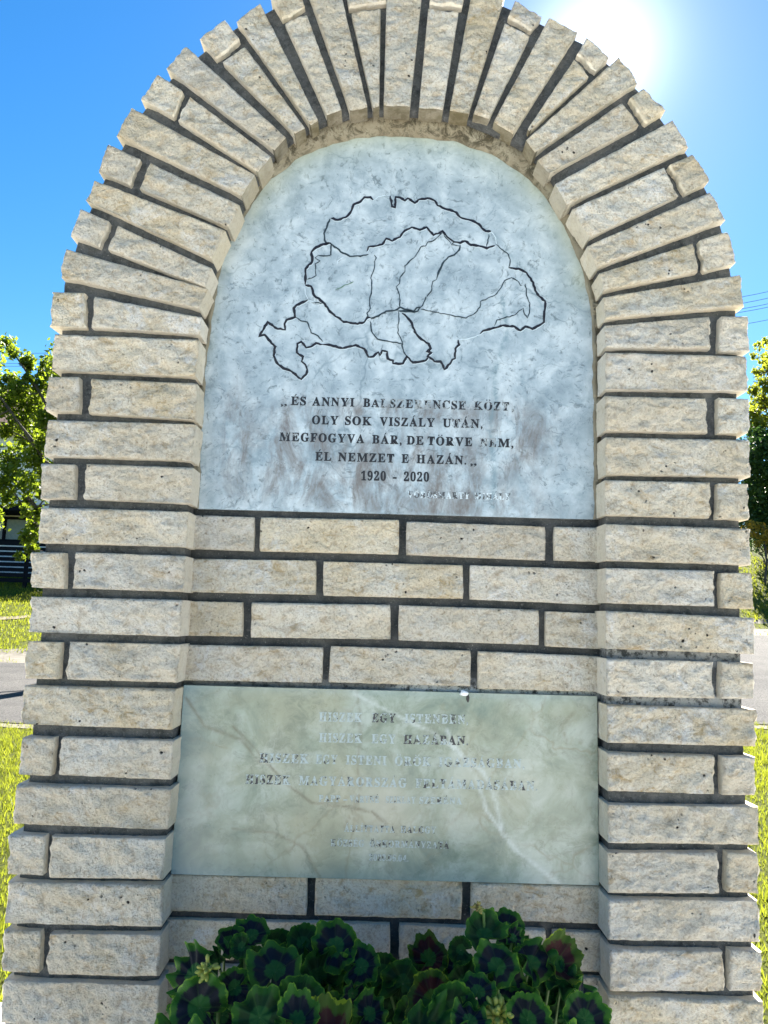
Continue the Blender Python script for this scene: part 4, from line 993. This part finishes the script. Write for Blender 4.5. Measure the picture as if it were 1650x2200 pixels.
buds(plantA, 447, 2082, 24, -.22, BUD, 30, (470, 2130))
buds(plantB, 1026, 1953, 14, -.13, BUD2, 16, (1040, 1985), False)
buds(plantB, 1070, 2182, 34, -.24, BUD, 46, (1070, 2240), False)

# ================================================================== TREES AND SHRUBS
BARK = mat_plain('grey_brown_bark', (0.055, 0.045, 0.035), 0.9, (0.10, 0.085, 0.07), 12, 0.9)
def crown(name, clumps, leaf, mat, parent, n_per, seed=1, sides=4, zs=1.0):
    g = np.random.default_rng(seed); out = []
    for (c, r, dens) in clumps:
        n = int(n_per*dens); p = g.normal(0, 1, (n, 3)); p /= np.linalg.norm(p, axis=1)[:, None]; p *= (g.uniform(0, 1, (n, 1))**0.45)*r; p[:, 2] *= zs
        k = g.uniform(0, 1, (n, 1)) < 0.12; p = np.where(k, p*1.35, p); p += np.array(c)
        a = g.normal(0, 1, (n, 3)); a /= np.linalg.norm(a, axis=1)[:, None]; b = np.cross(a, g.normal(0, 1, (n, 3))); b /= np.linalg.norm(b, axis=1)[:, None]
        s_ = leaf*g.uniform(.55, 1.3, (n, 1)); cc_ = np.cross(a, b)*s_*0.18
        q = np.stack([p-a*s_*.5, p+b*s_*.3+cc_, p+a*s_*.55, p-b*s_*.3+cc_], 1); out.append(q.reshape(-1, 3))
    V = np.concatenate(out)-np.array(wl(parent)); o = link(name, npmesh(name, V, 4), mat, parent); o.location = (0, 0, 0); return o
def limbs(tr, base, top, branches, r0, mat=BARK):
    mb = MB(); base = Vector(base); top = Vector(top); mid = base.lerp(top, .5)+Vector((.12, .05, 0)); mb.tube([base-Vector((0, 0, .1)), base.lerp(mid, .5), mid, top], [r0*1.25, r0, r0*.8, r0*.35], 9); mb.build('trunk', mat, tr, smooth=True)
    for (t, e, r) in branches:
        e = Vector(e); s_ = (base.lerp(mid, t*2) if t < .5 else mid.lerp(top, t*2-1)); m = s_.lerp(e, .5)+Vector((0, 0, -.08*(e-s_).length)); mb = MB()
        mb.tube([s_, s_.lerp(m, .5)+Vector((.03, 0, .03)), m, m.lerp(e, .5)+Vector((0, 0, .08)), e], [r, r*.85, r*.65, r*.45, r*.2], 6)
        for q in range(4):
            a = m.lerp(e, rnd.uniform(0, 1)); d = Vector((rnd.gauss(0, 1), rnd.gauss(0, 1), rnd.gauss(.3, .7))).normalized()*(e-s_).length*rnd.uniform(.1, .22)
            mb.tube([a, a+d*.5+Vector((0, 0, .03)), a+d], [r*.35, r*.22, r*.1], 5)
        mb.build('branch', mat, tr, smooth=True)
# left tree
YT = 11.5
LEAF_L = mat_leafy('maple_foliage', (0.035, 0.085, 0.012), (0.10, 0.15, 0.02), 0.55, tcol=(0.36, 0.46, 0.02))
LEAF_R = mat_leafy('light_green_foliage', (0.07, 0.11, 0.015), (0.17, 0.19, 0.025), 0.55, tcol=(0.50, 0.55, 0.04))
LEAF_D = mat_leafy('dark_green_foliage', (0.024, 0.065, 0.014), (0.055, 0.11, 0.02), 0.4)
LEAF_Y = mat_leafy('yellow_blossom', (0.42, 0.27, 0.03), (0.20, 0.17, 0.03), 0.45, tcol=(0.65, 0.42, 0.03))
K_ = lambda r, Y: r*(Y-CAM.y)/FPX
tb = at(250, 1300, YT); tb.z = float(H(tb.x, tb.y))
tl = tag(empty('broadleaf_tree', tb), 'leafy green tree with drooping branches left of the monument in front of the white house', 'tree')
CL = [(15,738,20,.5),(28,758,14,.3),(58,772,16,.5),(62,790,12,.3),(100,782,14,.3),(98,800,20,.6),(88,830,24,.8),(60,812,12,.3),(20,820,26,.9),(42,838,24,.9),(15,868,34,1.3),(70,862,28,1.2),(50,900,36,1.6),(98,900,26,1.1),(12,925,20,.6),(60,945,32,1.4),(100,950,26,1.1),(25,985,34,1.2),(75,985,28,1.2),(100,1010,26,1.1),(20,1030,34,1.1),(60,1040,26,.9),(95,1055,22,.9),(18,1070,22,.6),(60,1078,18,.5),(85,1105,16,.6),(75,1130,20,.8),(62,1155,20,.7),(70,1180,15,.5),(42,1195,10,.3),(55,1098,12,.3),(100,1120,14,.4)]
cl = [(at(x, y, YT+rnd.uniform(-.9, .9)), K_(r, YT), d) for x, y, r, d in CL]
for k in range(70):
    a = rnd.uniform(0, 2*PI); rr = rnd.uniform(0, 1)**.5; px = 40+250*rr*math.cos(a); py = 960-210*rr*math.sin(a)
    if -20 < px < 120 or px > 215: continue
    cl.append((at(px, py, YT+rnd.uniform(-1.8, 1.8)), K_(45, YT), 1.2))
crown('foliage', cl, 0.085, LEAF_L, tl, 330, 11)
limbs(tl, tb, at(240, 800, YT), [(.45, at(10, 870, YT), .05), (.5, at(-60, 780, YT), .04), (.35, at(0, 1010, YT+.3), .04), (.3, at(60, 1075, YT-.3), .06), (.28, at(62, 1180, YT-.5), .018), (.4, at(200, 900, YT), .035), (.3, at(200, 1000, YT+.6), .035), (.7, at(90, 790, YT), .05), (.6, at(20, 745, YT), .05), (.7, at(180, 820, YT+.5), .05), (.2, at(20, 1045, YT), .04)], .17)
# right trees
YQ = 24.0
tb = at(1800, 1180, YQ); tb.z = float(H(tb.x, tb.y))
tr = tag(empty('broadleaf_tree', tb), 'tall light green tree with sparse sunlit top at the right edge', 'tree')
CR = [(1630,742,12,.2),(1645,735,10,.2),(1618,765,8,.15),(1640,772,14,.35),(1650,795,18,.5),(1628,800,14,.4),(1640,825,20,.8),(1620,840,14,.6),(1655,850,24,1.1),(1632,868,22,1.2),(1618,890,16,.8),(1650,900,26,1.4),(1625,915,18,1)]
cl = [(at(x, y, YQ+rnd.uniform(-1, 1)), K_(r, YQ), d) for x, y, r, d in CR]
for k in range(90):
    a = rnd.uniform(0, 2*PI); rr = rnd.uniform(0, 1)**.5; px = 1820+190*rr*math.cos(a); py = 850-240*rr*math.sin(a)
    if px < 1665: continue
    cl.append((at(px, py, YQ+rnd.uniform(-2.5, 2.5)), K_(38, YQ), 1.3))
crown('foliage', cl, 0.13, LEAF_R, tr, 300, 12)
limbs(tr, tb, at(1800, 680, YQ), [(.5, at(1640, 770, YQ), .10), (.4, at(1625, 850, YQ), .1), (.6, at(1900, 760, YQ), .1), (.7, at(1700, 690, YQ), .07), (.35, at(1950, 880, YQ+1), .1), (.3, at(1640, 910, YQ), .08)], .26)
tb = at(1690, 1195, 22.5); tb.z = float(H(tb.x, tb.y))
db = tag(empty('evergreen_shrub', tb), 'tall dense dark green shrub below the light tree at the right edge', 'shrub')
cl = [(at(x, y, 22.5+rnd.uniform(-.8, .8)), K_(r, 22.5), d) for x, y, r, d in [(1625,935,20,1),(1640,960,28,1.5),(1618,985,22,1.2),(1650,1005,32,2),(1622,1035,26,1.5),(1650,1060,32,2),(1625,1085,24,1.4),(1650,1110,30,1.8),(1622,1120,20,1)]]
for k in range(60):
    cl.append((at(rnd.uniform(1590, 1800), rnd.uniform(940, 1185), 22.5+rnd.uniform(-1.2, 1.2)), K_(34, 22.5), 1.6))
crown('foliage', cl, 0.11, LEAF_D, db, 330, 13)
limbs(db, tb, at(1690, 1000, 22.5), [(.4, at(1640, 1000, 22.5), .06), (.4, at(1750, 1000, 22.5), .06)], .10)
tb = at(1640, 1200, 20.5); tb.z = float(H(tb.x, tb.y))
ys = tag(empty('yellow_shrub', tb), 'small shrub with yellow blossom in front of the dark shrub at the right', 'shrub')
cl = [(at(x, y, 20.5+rnd.uniform(-.2, .2)), K_(r, 20.5), d) for x, y, r, d in [(1612,1128,11,.6),(1632,1130,12,.8),(1648,1140,12,.7),(1622,1148,11,.7),(1640,1158,12,.7),(1655,1165,12,.6),(1650,1185,9,.5),(1665,1150,14,.9),(1628,1168,8,.4),(1600,1135,9,.4),(1675,1175,12,.6)]]
crown('foliage', cl, 0.075, LEAF_Y, ys, 150, 14)
limbs(ys, tb, at(1640, 1165, 20.5), [(.4, at(1615, 1140, 20.5), .02), (.5, at(1660, 1150, 20.5), .02), (.6, at(1640, 1130, 20.5), .02)], .035)
# a third tree further right throws the shade on the upper lawn
for (px, py, Y, rr, lab) in ((2150, 1190, 27, 3.2, 'round dark tree far right beyond the lawn'), (-420, 1230, 33, 3.6, 'round dark tree left of the white house')):
    tb = at(px, py, Y); tb.z = float(H(tb.x, tb.y)); t_ = tag(empty('broadleaf_tree', tb), lab, 'tree')
    cl = [(tb+Vector((rnd.gauss(0, .5)*rr, rnd.gauss(0, .5)*rr, 4+rnd.gauss(0, .4)*rr)), 1.1, 1) for k in range(40)]
    crown('foliage', cl, 0.2, LEAF_L, t_, 90, 15); limbs(t_, tb, tb+Vector((0, 0, 5)), [(.5, tb+Vector((2, 0, 4)), .1), (.5, tb+Vector((-2, 0, 4.5)), .1)], .2)

# ================================================================== HOUSE AND FENCE ON THE LEFT
WALLW = mat_plain('white_render', (0.72, 0.72, 0.70), 0.85, (0.80, 0.80, 0.78), 3, 0.1)
DARK = mat_plain('anthracite_paint', (0.008, 0.010, 0.016), 0.9); DARK.node_tree.nodes['Principled BSDF'].inputs['Specular IOR Level'].default_value = 0.1
TILE = mat_plain('brown_roof_tiles', (0.12, 0.06, 0.04), 0.85, (0.18, 0.09, 0.06), 8, 0.5)
s = NT('window_glass'); s.set('Base Color', (0.03, 0.05, 0.06, 1)); s.set('Roughness', 0.06); GLASS = s.m
CURT = mat_plain('grey_green_curtain', (0.20, 0.26, 0.26), 0.9, (0.28, 0.33, 0.33), 10)
YH = 26.0
hx0, hx1 = at(-520, 1200, YH).x, at(240, 1200, YH).x; hz0 = float(H(-8, YH))-0.4; hz1 = at(50, 925, YH).z
ho = tag(empty('white_house', ((hx0+hx1)/2, YH+4, hz0)), 'white rendered house with dark trim behind the tree and the slatted fence', 'house')
b_ = MB(); b_.box((hx0, YH, hz0), (hx1, YH+8, hz1)); b_.build('wall', WALLW, ho)
b_ = MB(); mx_ = YH+4; rz = hz1+2.6
for (xx0, xx1) in ((hx0-.4, hx1+.4),):
    b_.add([(xx0, YH-.6, hz1-.15), (xx1, YH-.6, hz1-.15), (xx1, mx_, rz), (xx0, mx_, rz), (xx0, YH+8.6, hz1-.15), (xx1, YH+8.6, hz1-.15), (xx0, YH-.6, hz1+.05), (xx1, YH-.6, hz1+.05), (xx1, mx_, rz+.2), (xx0, mx_, rz+.2), (xx0, YH+8.6, hz1+.05), (xx1, YH+8.6, hz1+.05)],
           [(0, 3, 2, 1), (3, 4, 5, 2), (6, 7, 8, 9), (9, 8, 11, 10), (0, 1, 7, 6), (4, 10, 11, 5), (0, 6, 9, 3), (3, 9, 10, 4), (1, 2, 8, 7), (2, 5, 11, 8)])
b_.build('roof', TILE, ho)
zc = at(40, 1093, YH-1.2).z; b_ = MB(); b_.box((at(-300, 1093, YH-1.2).x, YH-1.6, zc-.10), (at(70, 1093, YH-1.2).x, YH-.003, zc+.08)); b_.build('porch_roof', DARK, ho)
def window(x0, x1, y0, y1):
    a = at(x0, y0, YH-.05); c = at(x1, y1, YH-.05); f = MB(); t = .09
    f.box((a.x, YH-.10, c.z), (c.x, YH-.004, c.z+t)); f.box((a.x, YH-.10, a.z-t), (c.x, YH-.004, a.z)); f.box((a.x, YH-.10, c.z+t), (a.x+t, YH-.004, a.z-t)); f.box((c.x-t, YH-.10, c.z+t), (c.x, YH-.004, a.z-t))
    m = (a.x+c.x)/2; f.box((m-.05, YH-.097, c.z+t), (m+.05, YH-.004, a.z-t)); fo = f.build('window', DARK, ho)
    f = MB(); f.box((a.x+t, YH-.030, c.z+t), (m-.05, YH-.012, a.z-t)); f.build('pane', GLASS, fo); f = MB(); f.box((m+.05, YH-.030, c.z+t), (c.x-t, YH-.012, a.z-t)); f.build('pane', CURT, fo)
window(-55, 75, 1108, 1166); window(-330, -200, 1108, 1166); window(-330, -220, 960, 1020); window(120, 200, 1108, 1166)
YF = 23.0
fx0, fx1 = at(-560, 1200, YF).x, at(210, 1200, YF).x
fe = tag(empty('slatted_fence', (fx0, YF, float(H(fx0, YF)))), 'dark horizontal slatted fence between the lawn and the white house', 'fence')
slat_me = None; n = int((fx1-fx0)/2.0); bw = (fx1-fx0)/n
for i in range(n+1):
    x = fx0+i*bw; z = float(H(x, YF)); b_ = MB(); b_.box((x-.05, YF+.0, z-.2), (x+.05, YF+.1, z+1.50)); b_.build('post', DARK, fe)
    if i == n: continue
    zz = float(H(x+bw/2, YF))
    for k in range(8):
        if slat_me is None:
            b = bmesh.new(); bmesh.ops.create_cube(b, size=1)
            for q in b.verts: q.co = Vector((q.co.x*(bw-.006), q.co.y*.026, q.co.z*.125))
            slat_me = bpy.data.meshes.new('slat'); b.to_mesh(slat_me); b.free()
        link('slat', slat_me, DARK, fe, (x+bw/2, YF-.016, zz+.24+k*.165))

# ================================================================== WIRES
pole_m = mat_plain('grey_concrete_pole', (0.3, 0.3, 0.29), 0.9, (0.36, 0.36, 0.35), 5, 0.2)
WIRE = mat_plain('dark_wire', (0.10, 0.12, 0.15), 0.5)
pa = at(-620, 745, 33); pb = at(2050, 505, 21)
for p, lab in ((pa, 'concrete utility pole left of the house carrying the wires'), (pb, 'concrete utility pole to the right carrying the wires')):
    r_ = tag(empty('utility_pole', (p.x, p.y, float(H(p.x, p.y)))), lab, 'utility pole'); b_ = MB(); b_.tube([(p.x, p.y, float(H(p.x, p.y))-.3), (p.x, p.y, p.z+.5)], [.16, .10], 10); b_.build('shaft', pole_m, r_)
    b_ = MB(); b_.box((p.x-.05, p.y-.9, p.z-.05), (p.x+.05, p.y+.9, p.z+.05)); b_.build('crossarm', pole_m, r_)
for k, (dl, dr) in enumerate(((-5, -22), (8, -8), (17, 4), (23, 11), (44, 38))):
    L_ = [at(0, 765+dl, 29), at(100, 764+dl, 28.4)]; A_ = pa+Vector((0, -.8+.4*k, dl*-.015)); 
    q1 = at(50, 764+dl, 28.7); q2 = at(1625, 654+dr, 22.5); Bv = pb+Vector((0, -.8+.4*k, -dr*.012))
    pts = [A_, q1, at(850, 735+dl*.5+dr*.5, 25.5), q2, Bv]; path = []
    # smooth curve through the points
    Pn = [pts[0]]+pts+[pts[-1]]
    for i in range(1, len(Pn)-2):
        for t in [q/14 for q in range(14)]:
            a, b, c_, d = Pn[i-1:i+3]; path.append(0.5*((2*b)+(c_-a)*t+(2*a-5*b+4*c_-d)*t*t+(3*b-a-3*c_+d)*t**3))
    path.append(pts[-1])
    b_ = MB(); b_.tube(path, [.009]*len(path), 5); o = b_.build('power_wire', WIRE, None, origin=path[0], smooth=True)
    tag(o, ['topmost of the thin wires crossing the sky behind the arch', 'second thin wire from the top behind the arch', 'middle thin wire crossing the sky behind the arch', 'second thin wire from the bottom behind the arch', 'lowest of the thin wires crossing the sky behind the arch'][k], 'wire', 'overhead wires')
